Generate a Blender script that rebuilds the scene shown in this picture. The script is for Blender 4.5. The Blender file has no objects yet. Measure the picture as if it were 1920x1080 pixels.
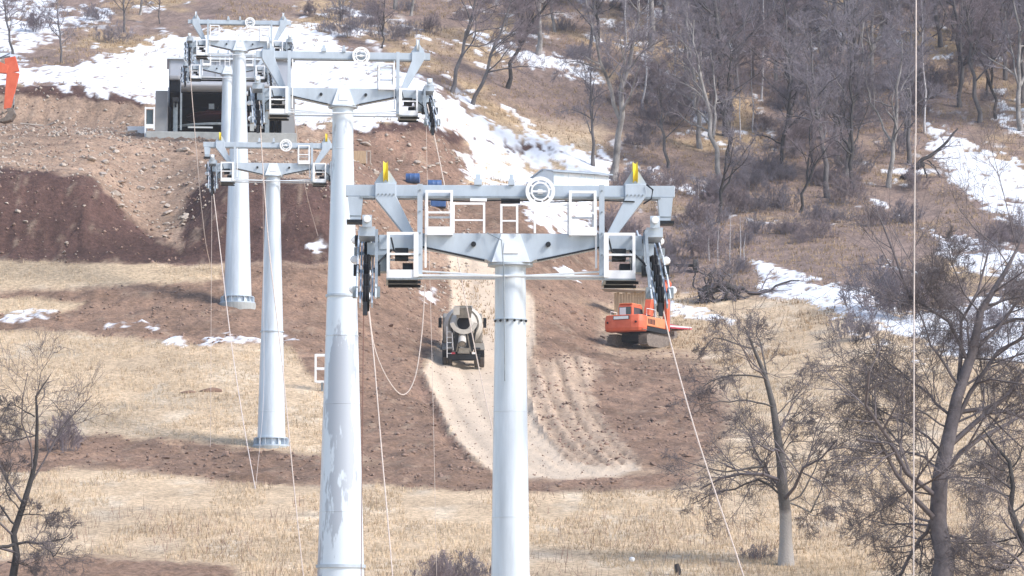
import bpy, math, random
import numpy as np
R = math.radians
random.seed(7); rng = np.random.default_rng(7)
scene = bpy.context.scene
C = bpy.context.collection

# ---------------------------------------------------------------- camera, sky, sun, exposure
FPX, PITCH = 7200.0, math.atan(760/7200)
cam_d = bpy.data.cameras.new('camera'); cam = bpy.data.objects.new('camera', cam_d); C.objects.link(cam)
cam_d.sensor_width = 36; cam_d.lens = 36*FPX/1920; cam_d.clip_start = 1; cam_d.clip_end = 3000
cam.location = (0, 0, 0); cam.rotation_euler = (math.pi/2 + PITCH, 0, 0)
scene.camera = cam
SUN_AZ, SUN_EL = R(118), R(42)          # azimuth from +Y towards +X
w = bpy.data.worlds.new('World'); scene.world = w; w.use_nodes = True
nt = w.node_tree; bg = nt.nodes['Background']
sky = nt.nodes.new('ShaderNodeTexSky'); sky.sky_type = 'NISHITA'; sky.sun_disc = False
sky.sun_elevation = SUN_EL; sky.sun_rotation = SUN_AZ; sky.dust_density = 1.2
nt.links.new(sky.outputs[0], bg.inputs[0]); bg.inputs[1].default_value = 0.15
sd = bpy.data.lights.new('sun', 'SUN'); sd.energy = 2.2; sd.angle = R(14); sd.color = (1, .97, .94)
sun = bpy.data.objects.new('sun', sd); C.objects.link(sun)
sun.rotation_euler = (math.pi/2 - SUN_EL, 0, -SUN_AZ + math.pi)
sun.location = (60, -30, 120)
scene.view_settings.view_transform = 'Standard'; scene.view_settings.look = 'None'
scene.view_settings.exposure = 0.88; scene.view_settings.gamma = 1
scene.cycles.max_bounces = 6; scene.cycles.volume_bounces = 1

# ---------------------------------------------------------------- helpers
CP, SP = math.cos(PITCH), math.sin(PITCH)
def W(px, py, d):
    """the point seen at a photo pixel at ground distance d"""
    a = (px-960)/FPX; v = (540-py)/FPX
    yy = CP - v*SP; zz = SP + v*CP
    return (a/yy*d, d, zz/yy*d)
def proj(x, y, z):
    f = y*CP + z*SP; u = -y*SP + z*CP
    return 960 + FPX*x/f, 540 - FPX*u/f

def tag(o, label=None, cat=None, group=None, kind=None):
    if label: o['label'] = label
    if cat: o['category'] = cat
    if group: o['group'] = group
    if kind: o['kind'] = kind
    return o
def empty(name, loc, rz=0, label=None, cat=None, group=None):
    o = bpy.data.objects.new(name, None); C.objects.link(o); o.empty_display_size = .2
    o.location = loc; o.rotation_euler = (0, 0, rz)
    return tag(o, label, cat, group)
def copy_tree(o, parent=None):
    c = o.copy(); C.objects.link(c); c.parent = parent
    for ch in list(o.children): copy_tree(ch, c)
    return c

class MB:
    def __init__(s): s.v = []; s.f = []
    def add(s, v, f):
        b = len(s.v); s.v += [tuple(p) for p in v]; s.f += [tuple(i+b for i in q) for q in f]; return s
    def box(s, x0, x1, y0, y1, z0, z1):
        return s.add([(x0,y0,z0),(x1,y0,z0),(x1,y1,z0),(x0,y1,z0),(x0,y0,z1),(x1,y0,z1),(x1,y1,z1),(x0,y1,z1)],
            [(0,3,2,1),(4,5,6,7),(0,1,5,4),(1,2,6,5),(2,3,7,6),(3,0,4,7)])
    def prism(s, poly, y0, y1, axis='y'):
        """outline poly in (x,z) pushed along y (axis x: outline in (y,z))"""
        n = len(poly)
        if axis == 'y': v = [(a, y0, b) for a, b in poly] + [(a, y1, b) for a, b in poly]
        elif axis == 'x': v = [(y0, a, b) for a, b in poly] + [(y1, a, b) for a, b in poly]
        else: v = [(a, b, y0) for a, b in poly] + [(a, b, y1) for a, b in poly]
        return s.add(v, [tuple(range(n)), tuple(range(2*n-1, n-1, -1))] + [(i, i+n, (i+1) % n+n, (i+1) % n) for i in range(n)])
    def tube(s, pts, r, n=6, cap=True):
        pts = np.array(pts, float); k = len(pts)
        r = np.full(k, r) if np.isscalar(r) else np.array(r, float)
        v = []; up = np.array([0.123, .31, .94])
        for i in range(k):
            t = pts[min(i+1, k-1)] - pts[max(i-1, 0)]; t = t/(np.linalg.norm(t)+1e-9)
            a = np.cross(t, up)
            if np.linalg.norm(a) < .15: a = np.cross(t, (1, .1, 0))
            a /= np.linalg.norm(a); b = np.cross(t, a)
            for j in range(n):
                th = 2*math.pi*j/n; v.append(pts[i] + r[i]*(a*math.cos(th) + b*math.sin(th)))
        f = [(i*n+j, i*n+(j+1) % n, (i+1)*n+(j+1) % n, (i+1)*n+j) for i in range(k-1) for j in range(n)]
        if cap: f += [tuple(range(n-1, -1, -1)), tuple(range((k-1)*n, k*n))]
        return s.add(v, f)
    def lathe(s, prof, n=24, axis='z', c=(0,0,0)):
        """prof [(r, h)] around an axis through c"""
        v = []
        for r, h in prof:
            for j in range(n):
                a = 2*math.pi*j/n; p = (r*math.cos(a), r*math.sin(a), h)
                if axis == 'y': p = (p[0], p[2], p[1])
                elif axis == 'x': p = (p[2], p[0], p[1])
                v.append((p[0]+c[0], p[1]+c[1], p[2]+c[2]))
        k = len(prof)
        f = [(i*n+j, i*n+(j+1) % n, (i+1)*n+(j+1) % n, (i+1)*n+j) for i in range(k-1) for j in range(n)]
        f += [tuple(range(n-1, -1, -1)), tuple(range((k-1)*n, k*n))]
        return s.add(v, f)
    def bar(s, a, b, w=.05, h=None):
        h = h or w
        a = np.array(a, float); b = np.array(b, float); t = b-a; t /= np.linalg.norm(t)
        up = np.array((0, 0, 1.)) if abs(t[2]) < .9 else np.array((0, 1., 0))
        x = np.cross(t, up); x /= np.linalg.norm(x); y = np.cross(x, t)
        v = [p + x*w/2*i + y*h/2*j for p in (a, b) for i, j in ((-1,-1),(1,-1),(1,1),(-1,1))]
        return s.add(v, [(0,1,2,3),(7,6,5,4),(0,4,5,1),(1,5,6,2),(2,6,7,3),(3,7,4,0)])
    def build(s, name, mat, parent=None, smooth=False, bevel=0):
        me = bpy.data.meshes.new(name); me.from_pydata(s.v, [], s.f); me.materials.append(mat)
        import bmesh
        bm = bmesh.new(); bm.from_mesh(me); bmesh.ops.recalc_face_normals(bm, faces=bm.faces)
        bm.to_mesh(me); bm.free()
        if smooth:
            me.polygons.foreach_set('use_smooth', [True]*len(me.polygons))
            me.set_sharp_from_angle(angle=R(40))
        o = bpy.data.objects.new(name, me); C.objects.link(o); o.parent = parent
        if bevel:
            m = o.modifiers.new('bevel', 'BEVEL'); m.width = bevel; m.segments = 2; m.limit_method = 'ANGLE'
        return o

def npmesh(name, v, f, mat, parent=None, smooth=True, k=4):
    me = bpy.data.meshes.new(name); f = np.asarray(f, np.int32); n = len(f)
    me.vertices.add(len(v)); me.vertices.foreach_set('co', np.asarray(v, np.float32).ravel())
    me.loops.add(n*k); me.loops.foreach_set('vertex_index', f.ravel())
    me.polygons.add(n); me.polygons.foreach_set('loop_start', np.arange(0, n*k, k, dtype=np.int32))
    if smooth: me.polygons.foreach_set('use_smooth', np.ones(n, bool))
    me.update(calc_edges=True); me.materials.append(mat)
    o = bpy.data.objects.new(name, me); C.objects.link(o); o.parent = parent
    return o

def mat(name, col, rough=.6, metal=0, var=.15, scale=3, bump=0, bscale=20, col2=None, spec=.5, stretch=(1,1,1)):
    m = bpy.data.materials.new(name); m.use_nodes = True; t = m.node_tree; L = t.links.new
    b = t.nodes['Principled BSDF']; b.inputs['Roughness'].default_value = rough; b.inputs['Metallic'].default_value = metal
    b.inputs['Specular IOR Level'].default_value = spec
    tc = t.nodes.new('ShaderNodeTexCoord'); mp = t.nodes.new('ShaderNodeMapping'); mp.inputs['Scale'].default_value = stretch
    L(tc.outputs['Object'], mp.inputs[0])
    n = t.nodes.new('ShaderNodeTexNoise'); n.inputs['Scale'].default_value = scale; n.inputs['Detail'].default_value = 6; n.inputs['Roughness'].default_value = .65
    L(mp.outputs[0], n.inputs['Vector'])
    rp = t.nodes.new('ShaderNodeValToRGB'); rp.color_ramp.elements[0].position = .32; rp.color_ramp.elements[1].position = .68
    c2 = col2 or tuple(min(1, c*(1+var)) for c in col); c1 = col if col2 else tuple(c*(1-var) for c in col)
    rp.color_ramp.elements[0].color = (*c1, 1); rp.color_ramp.elements[1].color = (*c2, 1)
    L(n.outputs['Fac'], rp.inputs[0]); L(rp.outputs[0], b.inputs['Base Color'])
    if bump:
        n2 = t.nodes.new('ShaderNodeTexNoise'); n2.inputs['Scale'].default_value = bscale; n2.inputs['Detail'].default_value = 5
        L(mp.outputs[0], n2.inputs['Vector'])
        bp = t.nodes.new('ShaderNodeBump'); bp.inputs['Strength'].default_value = bump; bp.inputs['Distance'].default_value = .05
        L(n2.outputs['Fac'], bp.inputs['Height']); L(bp.outputs[0], b.inputs['Normal'])
    return m
M = {}
M['galv'] = mat('galvanised_steel', (.45,.505,.56), .5, .2, .13, 2.2, stretch=(1,1,.35))
M['pole'] = mat('galvanised_pole', (.59,.64,.69), .42, .2, .16, 1.6, stretch=(2.2,2.2,.22))
M['pole2'] = mat('galvanised_pole_blotched', (.42,.45,.50), .4, .2, 0, .55, col2=(.65,.705,.76), stretch=(1.3,1.3,.3))
M['pole2'].node_tree.nodes['Color Ramp'].color_ramp.elements[0].position = .44
M['pole2'].node_tree.nodes['Color Ramp'].color_ramp.elements[1].position = .465
M['white'] = mat('white_paint', (.82,.82,.82), .5, 0, .05, 4)
M['whitesteel'] = mat('pale_steel', (.66,.69,.71), .45, .2, .08, 3)
M['dark'] = mat('dark_metal', (.022,.025,.03), .6, .2, .3, 8, spec=.3)
M['rubber'] = mat('rubber', (.012,.012,.014), .8, 0, .3, 6, spec=.2)
M['greymach'] = mat('grey_machinery', (.25,.28,.30), .5, .3, .2, 5)
M['yellow'] = mat('yellow_paint', (.80,.60,.04), .5, 0, .12, 6)
M['orange'] = mat('orange_paint', (.62,.10,.04), .55, 0, 0, 1.8, col2=(.74,.16,.075))
M['orange2'] = mat('sunlit_orange_paint', (.70,.20,.08), .6, 0, 0, 1.8, col2=(.78,.28,.13))  # yellower copy of the orange; sunlit tone of the body side put into colour
M['glass'] = mat('dark_glass', (.05,.07,.08), .12, 0, .2, 3)
M['track'] = mat('muddy_steel', (.19,.155,.13), .8, .1, .35, 6, bump=.4)
M['tyre'] = mat('muddy_tyre', (.09,.075,.065), .9, 0, .35, 7, bump=.3)
M['drum'] = mat('dusty_cream_paint', (.42,.385,.34), .65, 0, 0, 2.2, col2=(.60,.555,.49))
M['drum2'] = mat('grey_cement_crust', (.22,.20,.17), .85, 0, .3, 5, bump=.4)
M['concrete'] = mat('concrete', (.36,.37,.36), .85, 0, .15, 2, bump=.2)
M['panel'] = mat('grey_cladding', (.26,.26,.265), .55, 0, .05, 1.5)
M['panelblue'] = mat('blue_grey_cladding', (.40,.42,.47), .5, 0, .05, 1.5)
M['canopy'] = mat('pale_canopy_shell', (.42,.42,.43), .35, .2, .05, 2)
M['interior'] = mat('dark_interior', (.010,.013,.017), .85, 0, .3, 2, spec=.1)  # near black: station bay shade put into the colour, also the dark canopy end
M['maroon'] = mat('maroon_paint', (.05,.012,.016), .7, 0, .2, 3, spec=.15)
M['shed'] = mat('pale_blue_shed_panel', (.62,.70,.74), .55, 0, .06, 2)
M['shedwhite'] = mat('white_shed_panel', (.78,.80,.80), .5, 0, .05, 2)
M['shedroof'] = mat('shed_roof', (.34,.40,.46), .5, .1, .1, 3)
M['wood'] = mat('raw_timber', (.42,.30,.19), .85, 0, .25, 3, bump=.2, stretch=(4,4,.6))
M['woodold'] = mat('weathered_timber', (.42,.36,.31), .9, 0, .25, 3, bump=.2)
M['blue'] = mat('blue_paint', (.04,.10,.25), .5, 0, .15, 4)
M['red'] = mat('red_plastic', (.50,.04,.07), .5, 0, .2, 4)
M['rope'] = mat('pale_rope', (.62,.53,.48), .8, 0, .15, 20)
M['ropedark'] = mat('rusty_rope', (.20,.10,.08), .8, 0, .2, 20)
M['rock'] = mat('pale_rock', (.42,.35,.29), .9, 0, .3, 2, bump=.5, bscale=6)
M['clod'] = mat('earth_clod', (.21,.135,.10), .95, 0, .3, 2, bump=.5, bscale=6)
M['crumb'] = mat('earth_crumb', (.25,.165,.125), .95, 0, .4, .6)
M['bark'] = mat('grey_bark', (.115,.105,.105), .9, 0, .45, 2.2, bump=.5, bscale=14, stretch=(1,1,.4))
M['barkpale'] = mat('pale_bark', (.085,.075,.07), .9, 0, 0, 1.6, bump=.5, bscale=14, col2=(.40,.37,.345), stretch=(1,1,.45))
M['barksoft'] = mat('soft_grey_bark', (.15,.13,.135), .95, 0, .4, 2.2, bump=.4, bscale=10)
M['birch'] = mat('birch_bark', (.42,.40,.40), .8, 0, .3, 4, stretch=(.4,.4,2.5))
M['barkdark'] = mat('dark_bark', (.05,.045,.044), .95, 0, .4, 3, bump=.4)
M['twig'] = mat('grey_brown_twigs', (.21,.185,.205), .9, 0, .3, 1.2)
M['twignear'] = mat('near_twigs', (.145,.122,.125), .9, 0, .3, 1.2)
M['twigred'] = mat('purple_brown_twigs', (.225,.18,.19), .9, 0, .3, 1.2)
M['beam'] = M['galv']

# ---------------------------------------------------------------- noise
def _h(ix, iy, s):
    n = (ix.astype(np.int64)*374761393 + iy.astype(np.int64)*668265263 + s*974634777) & 0xffffffff
    n = ((n ^ (n >> 13))*1274126177) & 0xffffffff
    return ((n ^ (n >> 16)) & 0xffffff)/float(0xffffff)
def vn(x, y, s=0):
    x = np.asarray(x, float); y = np.asarray(y, float)
    ix = np.floor(x); iy = np.floor(y); fx = x-ix; fy = y-iy
    fx = fx*fx*(3-2*fx); fy = fy*fy*(3-2*fy)
    a = _h(ix, iy, s); b = _h(ix+1, iy, s); c = _h(ix, iy+1, s); d = _h(ix+1, iy+1, s)
    return (a*(1-fx)+b*fx)*(1-fy) + (c*(1-fx)+d*fx)*fy
def fbm(x, y, s=0, o=4):
    r = 0; a = .5; t = 0
    for i in range(o):
        r = r + a*vn(x*2**i+i*17.3, y*2**i-i*9.1, s+i); t += a; a *= .55
    return r/t*2-1

# ---------------------------------------------------------------- terrain shape
# columns of (distance, photo row) read along one viewing direction each; the near part is common
NEAR = [(-60,-3.0),(0,-2.4),(60,-4.2),(80,-4.5),(110,-1.5),(133,2.8),(146,4.46),(160,6.85)]
COLS = {
 -500: [(188,836),(210,675),(228,570),(236,495),(238,480),(243,330),(262,258),(296,235),(300,160),(330,40),(345,0)],
 0:    [(188,836),(210,675),(228,570),(236,495),(238,480),(243,330),(262,258),(296,238),(300,162),(330,50),(348,0)],
 170:  [(188,836),(210,675),(228,570),(236,495),(238,480),(243.5,332),(262,258),(296,240),(300,168),(330,60),(350,0)],
 260:  [(188,836),(210,675),(228,570),(236,500),(239,478),(252,345),(262,272),(270,262),(296,242),(300,190),(330,72),(352,0)],
 340:  [(188,836),(210,675),(228,570),(236,500),(239,478),(252,340),(263,275),(272,262),(296,242),(301,200),(330,72),(352,0)],
 400:  [(188,836),(210,675),(228,568),(236,500),(238,482),(244,338),(262,275),(272,262),(296,242),(301,200),(330,65),(350,0)],
 600:  [(188,836),(210,690),(228,590),(236,505),(238,488),(244,342),(264,315),(275,275),(288,262),(292,232),(300,197),(330,65),(355,0)],
 700:  [(188,838),(228,640),(238,560),(245,500),(252,430),(266,360),(282,325),(287,318),(292,232),(300,190),(330,80),(358,0)],
 800:  [(188,838),(228,670),(240,600),(252,540),(262,480),(275,395),(284,345),(289,325),(294,235),(302,185),(332,85),(360,0)],
 880:  [(188,838),(215,735),(228,690),(245,612),(262,500),(278,400),(290,350),(298,330),(303,245),(308,215),(335,95),(362,0)],
 1000: [(188,838),(228,690),(245,630),(262,520),(280,400),(296,350),(304,335),(309,270),(312,255),(338,105),(362,0)],
 1150: [(188,838),(228,725),(249,658),(255,650),(262,600),(278,520),(300,362),(306,335),(311,300),(328,205),(342,120),(366,0)],
 1350: [(188,838),(228,732),(250,660),(262,590),(280,500),(300,395),(330,225),(370,0)],
 1600: [(188,836),(232,685),(262,555),(300,400),(340,200),(378,0)],
 1900: [(188,836),(228,695),(258,575),(300,395),(340,195),(378,0)],
 2600: [(188,836),(228,695),(258,575),(300,395),(340,195),(378,0)],
}
DK = np.arange(-60, 541, .5)
cu = sorted(COLS); prof = []
for u in cu:
    dd = [a for a, b in NEAR]; zz = [b for a, b in NEAR]
    for d, py in COLS[u]: dd.append(d); zz.append(W(0, py, d)[2])
    dl, zl = dd[-1], zz[-1]
    dd += [dl+60, 545]; zz += [zl+26, zl+26+.42*(545-dl-60)]
    prof.append(np.interp(DK, dd, zz))
prof = np.array(prof)
k = np.exp(-.5*(np.arange(-4, 5)/1.5)**2); k /= k.sum()
prof = np.array([np.convolve(np.pad(p, 4, mode='edge'), k, 'valid') for p in prof])
# table on a fine direction grid
UT = np.arange(-600, 2600, 20.); PT = np.empty((len(UT), len(DK)))
for j in range(len(DK)): PT[:, j] = np.interp(UT, cu, prof[:, j])
k = np.exp(-.5*(np.arange(-3, 4)/1.3)**2); k /= k.sum()
PT = np.apply_along_axis(lambda c: np.convolve(np.pad(c, 3, mode='edge'), k, 'valid'), 0, PT)
def H0(x, y):
    x = np.asarray(x, float); y = np.asarray(y, float)
    u = 960 + FPX*x/np.maximum(y, 60.)
    a = np.clip((u+600)/20, 0, len(UT)-1.001); b = np.clip((y+60)/.5, 0, len(DK)-1.001)
    i = a.astype(int); j = b.astype(int); fa = a-i; fb = b-j
    return (PT[i, j]*(1-fa)+PT[i+1, j]*fa)*(1-fb) + (PT[i, j+1]*(1-fa)+PT[i+1, j+1]*fa)*fb
def ground_at(px, py, dmin=125, dmax=480):
    """first ground point seen at a photo pixel (walking up the sight line)"""
    d = np.arange(dmin, dmax, .25); p = np.array([W(px, py, q) for q in (1.,)])[0]
    z = H0(p[0]*d, d); m = z >= p[2]*d
    i = int(np.argmax(m)) if m.any() else len(d)-1
    return float(d[i])

# ---------------------------------------------------------------- zones of the ground (outlines in photo pixels)
def sdf(px, py, poly):
    """signed distance in pixels, positive inside"""
    P = np.array(poly, float); Q = np.roll(P, -1, 0)
    out = np.full(px.shape, -200.)
    x0, y0 = P.min(0)-60; x1, y1 = P.max(0)+60
    m = (px > x0) & (px < x1) & (py > y0) & (py < y1)
    x = px[m]; y = py[m]; d = np.full(x.shape, 1e9); ins = np.zeros(x.shape, bool)
    for (ax, ay), (bx, by) in zip(P, Q):
        ex, ey = bx-ax, by-ay; t = np.clip(((x-ax)*ex+(y-ay)*ey)/(ex*ex+ey*ey+1e-9), 0, 1)
        d = np.minimum(d, (x-ax-t*ex)**2 + (y-ay-t*ey)**2)
        c = (ay > y) != (by > y)
        ins ^= c & (x < ex*(y-ay)/(ey if ey else 1e-9)+ax)
    d = np.sqrt(d); out[m] = np.where(ins, d, -d); return out
SOIL = [  # (outline, colour, softness px)
 ([(-400,835),(120,818),(300,822),(480,838),(600,850),(760,868),(930,885),(1000,895),(1230,888),(1340,898),(1230,920),(950,928),(700,905),(600,912),(450,905),(300,890),(130,880),(-400,905)], 'soil', 8),
 ([(-400,1048),(0,1042),(200,1040),(440,1062),(460,1100),(-400,1100)], 'soil', 8),
 ([(545,650),(560,560),(540,470),(700,430),(830,470),(850,560),(835,640),(795,690),(815,740),(845,810),(885,855),(930,890),(780,880),(640,850),(600,845),(615,770),(655,760),(600,735)], 'soil', 8),
 ([(-400,548),(80,545),(170,538),(420,503),(430,480),(640,480),(640,650),(560,655),(480,650),(330,640),(150,625),(-400,612)], 'soil', 8),
 ([(985,530),(1140,560),(1140,650),(1290,668),(1340,690),(1375,780),(1350,850),(1290,905),(1190,885),(990,890)], 'soil', 34),
 ([(-400,250),(270,252),(640,262),(860,235),(880,345),(1010,360),(1150,400),(1150,570),(840,500),(640,500),(-400,490)], 'light', 6),
 ([(640,340),(700,330),(860,350),(1150,380),(1150,560),(990,560),(840,480),(640,470)], 'soil', 12),
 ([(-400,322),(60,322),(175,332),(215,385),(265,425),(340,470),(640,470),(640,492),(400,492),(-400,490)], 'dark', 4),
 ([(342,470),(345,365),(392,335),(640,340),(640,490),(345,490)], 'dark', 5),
 ([(-400,166),(40,170),(270,190),(560,232),(640,236),(640,262),(-400,252)], 'light', 3),
 ([(640,236),(800,232),(870,262),(900,300),(860,345),(640,340)], 'redsoil_gullyshade', 4),
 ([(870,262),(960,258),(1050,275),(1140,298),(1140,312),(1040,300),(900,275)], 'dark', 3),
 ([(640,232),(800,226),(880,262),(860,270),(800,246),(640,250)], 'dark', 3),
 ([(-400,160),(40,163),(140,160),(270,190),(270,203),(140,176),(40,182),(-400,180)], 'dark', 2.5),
 ([(788,695),(812,745),(842,805),(884,854),(866,852),(824,802),(792,748),(764,720)], 'redsoil_gullyshade', 8),  # dark gully edge: its shade and dark grass put into the ground colour
 ([(-60,485),(200,492),(420,500),(410,525),(200,535),(-400,545),(-400,488)], 'straw', 7),
 ([(-400,562),(60,560),(165,572),(120,590),(-400,592)], 'straw', 5),
 ([(1240,600),(1330,590),(1400,620),(1390,660),(1260,655)], 'straw', 8),
]
ROAD = [(840,470),(925,480),(1000,560),(1003,640),(990,690),(992,740),(1010,800),(1060,862),(1130,876),(1185,868),(1200,880),(1150,893),(1050,897),(985,897),(930,890),(885,852),(845,805),(818,745),(793,692),(830,640),(848,560)]
GRADED = [(985,690),(1040,672),(1075,665),(1115,690),(1105,730),(1125,790),(1195,870),(1130,885),(1010,870),(985,800)]
SNOW = [  # (outline, cover 0..1)
 ([(-400,-60),(60,-40),(130,15),(215,8),(215,45),(120,66),(60,100),(30,122),(-400,130)], .62),
 ([(-400,130),(30,122),(60,130),(150,124),(230,94),(330,72),(470,52),(590,52),(640,88),(710,118),(790,150),(860,205),(900,235),(885,262),(800,225),(640,233),(560,228),(270,186),(190,168),(130,158),(40,164),(-400,160)], .93),
 ([(850,198),(1000,250),(1135,283),(1155,345),(1000,362),(868,348),(858,290),(885,265),(870,230)], .68),
 ([(180,118),(330,60),(470,42),(600,42),(650,75),(600,70),(470,75),(330,95)], .55),
 ([(890,72),(960,84),(1060,118),(1145,155),(1120,166),(1000,128),(900,96)], .8),
 ([(1735,238),(1830,272),(1920,306),(2300,420),(2300,540),(1920,425),(1850,395),(1765,318)], .82),
 ([(1410,490),(1500,515),(1620,555),(1700,590),(1850,560),(2300,640),(2300,720),(1800,668),(1650,612),(1500,566),(1430,550)], .86),
 ([(1245,567),(1320,578),(1385,600),(1370,610),(1300,597),(1245,584)], 1.0),
 ([(1600,350),(1680,388),(1705,412),(1650,408)], .6),
 ([(1195,-5),(1260,0),(1275,45),(1210,40)], .5), ([(1355,65),(1405,90),(1400,102),(1355,80)], .75),
 ([(320,636),(420,627),(560,638),(540,651),(470,652),(345,646)], .72), ([(180,600),(330,598),(330,612),(200,612)], .45),
 ([(-20,592),(60,586),(105,590),(95,598),(0,602)], .75), ([(570,455),(600,430),(625,440),(630,482),(600,480)], .7),
 ([(955,372),(1110,368),(1125,440),(1050,438),(985,408)], .72), ([(1035,500),(1105,505),(1105,520),(1040,518)], .7),
 ([(1720,425),(1800,440),(1920,470),(2300,520),(2300,600),(1920,560),(1780,500)], .62),
 ([(1855,195),(1920,215),(2300,260),(2300,330),(1920,268),(1870,235)], .65),
 ([(790,552),(808,548),(812,560),(796,564)], .9), ([(1560,590),(1700,640),(1920,670),(1920,700),(1720,690),(1580,630)], .3),
 ([(1640,470),(1740,500),(1760,560),(1660,540)], .35), ([(1160,290),(1240,310),(1330,360),(1320,380),(1220,350),(1160,340)], .5),
]
# grid
xs = np.concatenate([np.arange(-150,-62,2.), np.arange(-62,62,.24), np.arange(62,150.1,2.)])
ys = np.concatenate([np.arange(-58,120,3.), np.arange(120,232,.36), np.arange(232,306,.27), np.arange(306,385,.5), np.arange(385,536,2.5)])
X, Y = np.meshgrid(xs, ys); Z0 = H0(X, Y)
PX, PY = proj(X, np.maximum(Y, 30), Z0)
wx = X + .9*fbm(X*.8, Y*.5, 3); wy = Y + 1.2*fbm(X*.8, Y*.5, 5)
WPX = PX + 16*fbm(X*.35, Y*.2, 11) + 5*fbm(X*2.2, Y*1.2, 12); WPY = PY + 9*fbm(X*.3, Y*.2, 13) + 4*fbm(X*2, Y*1.1, 14)
COL = {'soil': (.22,.140,.097), 'light': (.29,.20,.143), 'dark': (.085,.048,.040), 'redsoil_gullyshade': (.20,.125,.09), 'straw': (.50,.375,.245)}
def mixc(a, b, t): return a*(1-t[..., None]) + np.array(b)*t[..., None]
def ss(a, b, x): t = np.clip((x-a)/(b-a), 0, 1); return t*t*(3-2*t)
hs = fbm(X*.10, Y*.8, 24); n1 = fbm(X*.12, Y*.08, 21); n2 = fbm(X*.7, Y*.35, 22); n3 = fbm(X*2.3, Y*1.0, 23)
A = np.empty(X.shape+(3,)); A[:] = (.55,.41,.27)
A = mixc(A, (.59,.475,.345), ss(.0,.6, n2)); A = mixc(A, (.30,.225,.15), ss(.1,.6, n3*.6+n1*.6)*.55)
fz = ss(0, 22, (PX*.0+ (560-PY)) + (PX-1250)*.05 + 25*n1)            # the wooded slope
fz = fz*ss(-30, 30, np.maximum(np.where(PY < 540, PX-1125, PX-1215), 240-PY))
F = np.empty_like(A); F[:] = (.23,.165,.135)
F = mixc(F, (.37,.265,.16), ss(-.05,.45, n1+.35*n2)); F = mixc(F, (.13,.085,.08), ss(.15,.6, n2*.7+n3*.4)*.7)
F = F*(1 + (.35*n3 + .25*n2 + .25*fbm(X*1.1, Y*.9, 26))[..., None])
A = A*(1-fz[..., None]) + F*fz[..., None]
A = A*(1 + ((1-fz)*(.22*fbm(X*.25, Y*.5, 27) + .18*n3))[..., None])
soilm = np.zeros(X.shape)
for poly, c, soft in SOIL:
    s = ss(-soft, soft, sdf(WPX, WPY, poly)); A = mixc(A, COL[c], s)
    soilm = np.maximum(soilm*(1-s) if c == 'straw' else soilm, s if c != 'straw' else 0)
A = A*(1 + soilm[..., None]*(.25*n2 + .25*n3 + .2*n1 + .35*hs)[..., None])
A = A*(1 + ((1-soilm)*(.30*hs*ss(-.2,.3,n2)))[..., None])
A = mixc(A, (.34,.26,.19), soilm*ss(.25,.6, fbm(X*1.7, Y*.7, 31))*.45)
gr = ss(-14, 8, sdf(WPX, WPY, GRADED))
xc_ = np.interp(PY, [640,690,740,790,830,870,890], [1040,1060,1072,1095,1125,1175,1215]); across = (PX-xc_) + 4*fbm(X*.6, Y*.25, 37)
rut = np.sin(across*.21)*.5 + np.sin(across*.37+1.3)*.35 + fbm(across*.09, Y*.12, 38)*.9
rx_ = np.interp(PY, [560,690,745,805,852,890], [910,845,870,905,950,1010]); racr = (PX-rx_) + 3*fbm(X*.5, Y*.2, 39)
rrut = np.exp(-((np.abs(racr)-24)/7)**2)
A = mixc(A, (.43,.315,.225), gr*.9); A = A*(1 + gr[..., None]*(.40*rut + .15*n3)[..., None])
road_s = sdf(PX + 4*fbm(X*1.4, Y*.7, 35), PY + 3*fbm(X*1.4, Y*.7, 36), ROAD); rd = ss(-4, 4, road_s)
A = mixc(A, (.60,.475,.355), rd); A = A*(1 + rd[..., None]*(.10*n2 + .10*n3 - .16*rrut)[..., None])
st = fbm(X*1.0 + Y*.2, Y*.55, 41, 5); st2 = fbm(X*.35 + Y*.12, Y*.22, 47, 4)
snow = np.zeros(X.shape)
for poly, cov in SNOW:
    s = sdf(WPX, WPY, poly)
    edge = np.clip(s/14, -1.5, 1)
    th = (cov-.5)*1.5
    snow = np.maximum(snow, ss(-.08, .08, np.where(s > -12, st*.8 + st2*.3 + .55*fbm(X*2.4 + Y*.5, Y*1.3, 48, 3) + th + .75*(edge-1)*(1.15-.4*(cov < 1)), -1)))
sm = ss(.50, .58, fbm(X*.8+Y*.2, Y*.5, 51, 4)*.5+.5)*(fz > .5)*ss(-.1,.2,n1)     # specks of snow in the wood
snow = np.maximum(snow, sm*.9*(fbm(X*.5, Y*.3, 53) > .18))
snow = snow*(1-rd)*(1-ss(.33, .5, fbm(X*2.0, Y*1.2, 57)))
A = mixc(A, (.80,.81,.84), snow); A = A*(1 - snow[..., None]*(.22*ss(.1, .6, n3*.7+n2*.4))[..., None])
slope_ = np.abs(np.gradient(Z0, axis=0)/np.gradient(Y, axis=0)); cut = soilm*ss(.55, 1.0, slope_)
lump = cut*(.45*fbm(X*.9, Y*.15, 65) + .2*fbm(X*2.6, Y*.4, 66)) + soilm*(.26*fbm(X*.8, Y*.8, 61) + .17*fbm(X*2.2, Y*2.2, 62)) + (1-soilm)*(.05*fbm(X*1.5, Y*1.5, 63)) + fz*.22*fbm(X*.5, Y*.5, 64)
lump = lump*(1-.88*rd)*(1-.4*gr) + gr*.13*rut - rd*.07*rrut
lump = lump - rd*.12*ss(0, 8, road_s) - .32*np.exp(-((road_s+14)/10)**2)*ss(0, 30, 900-PX)*ss(660, 700, PY)*ss(0, 40, 880-PY)
Z = Z0 + lump + snow*.07
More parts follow.
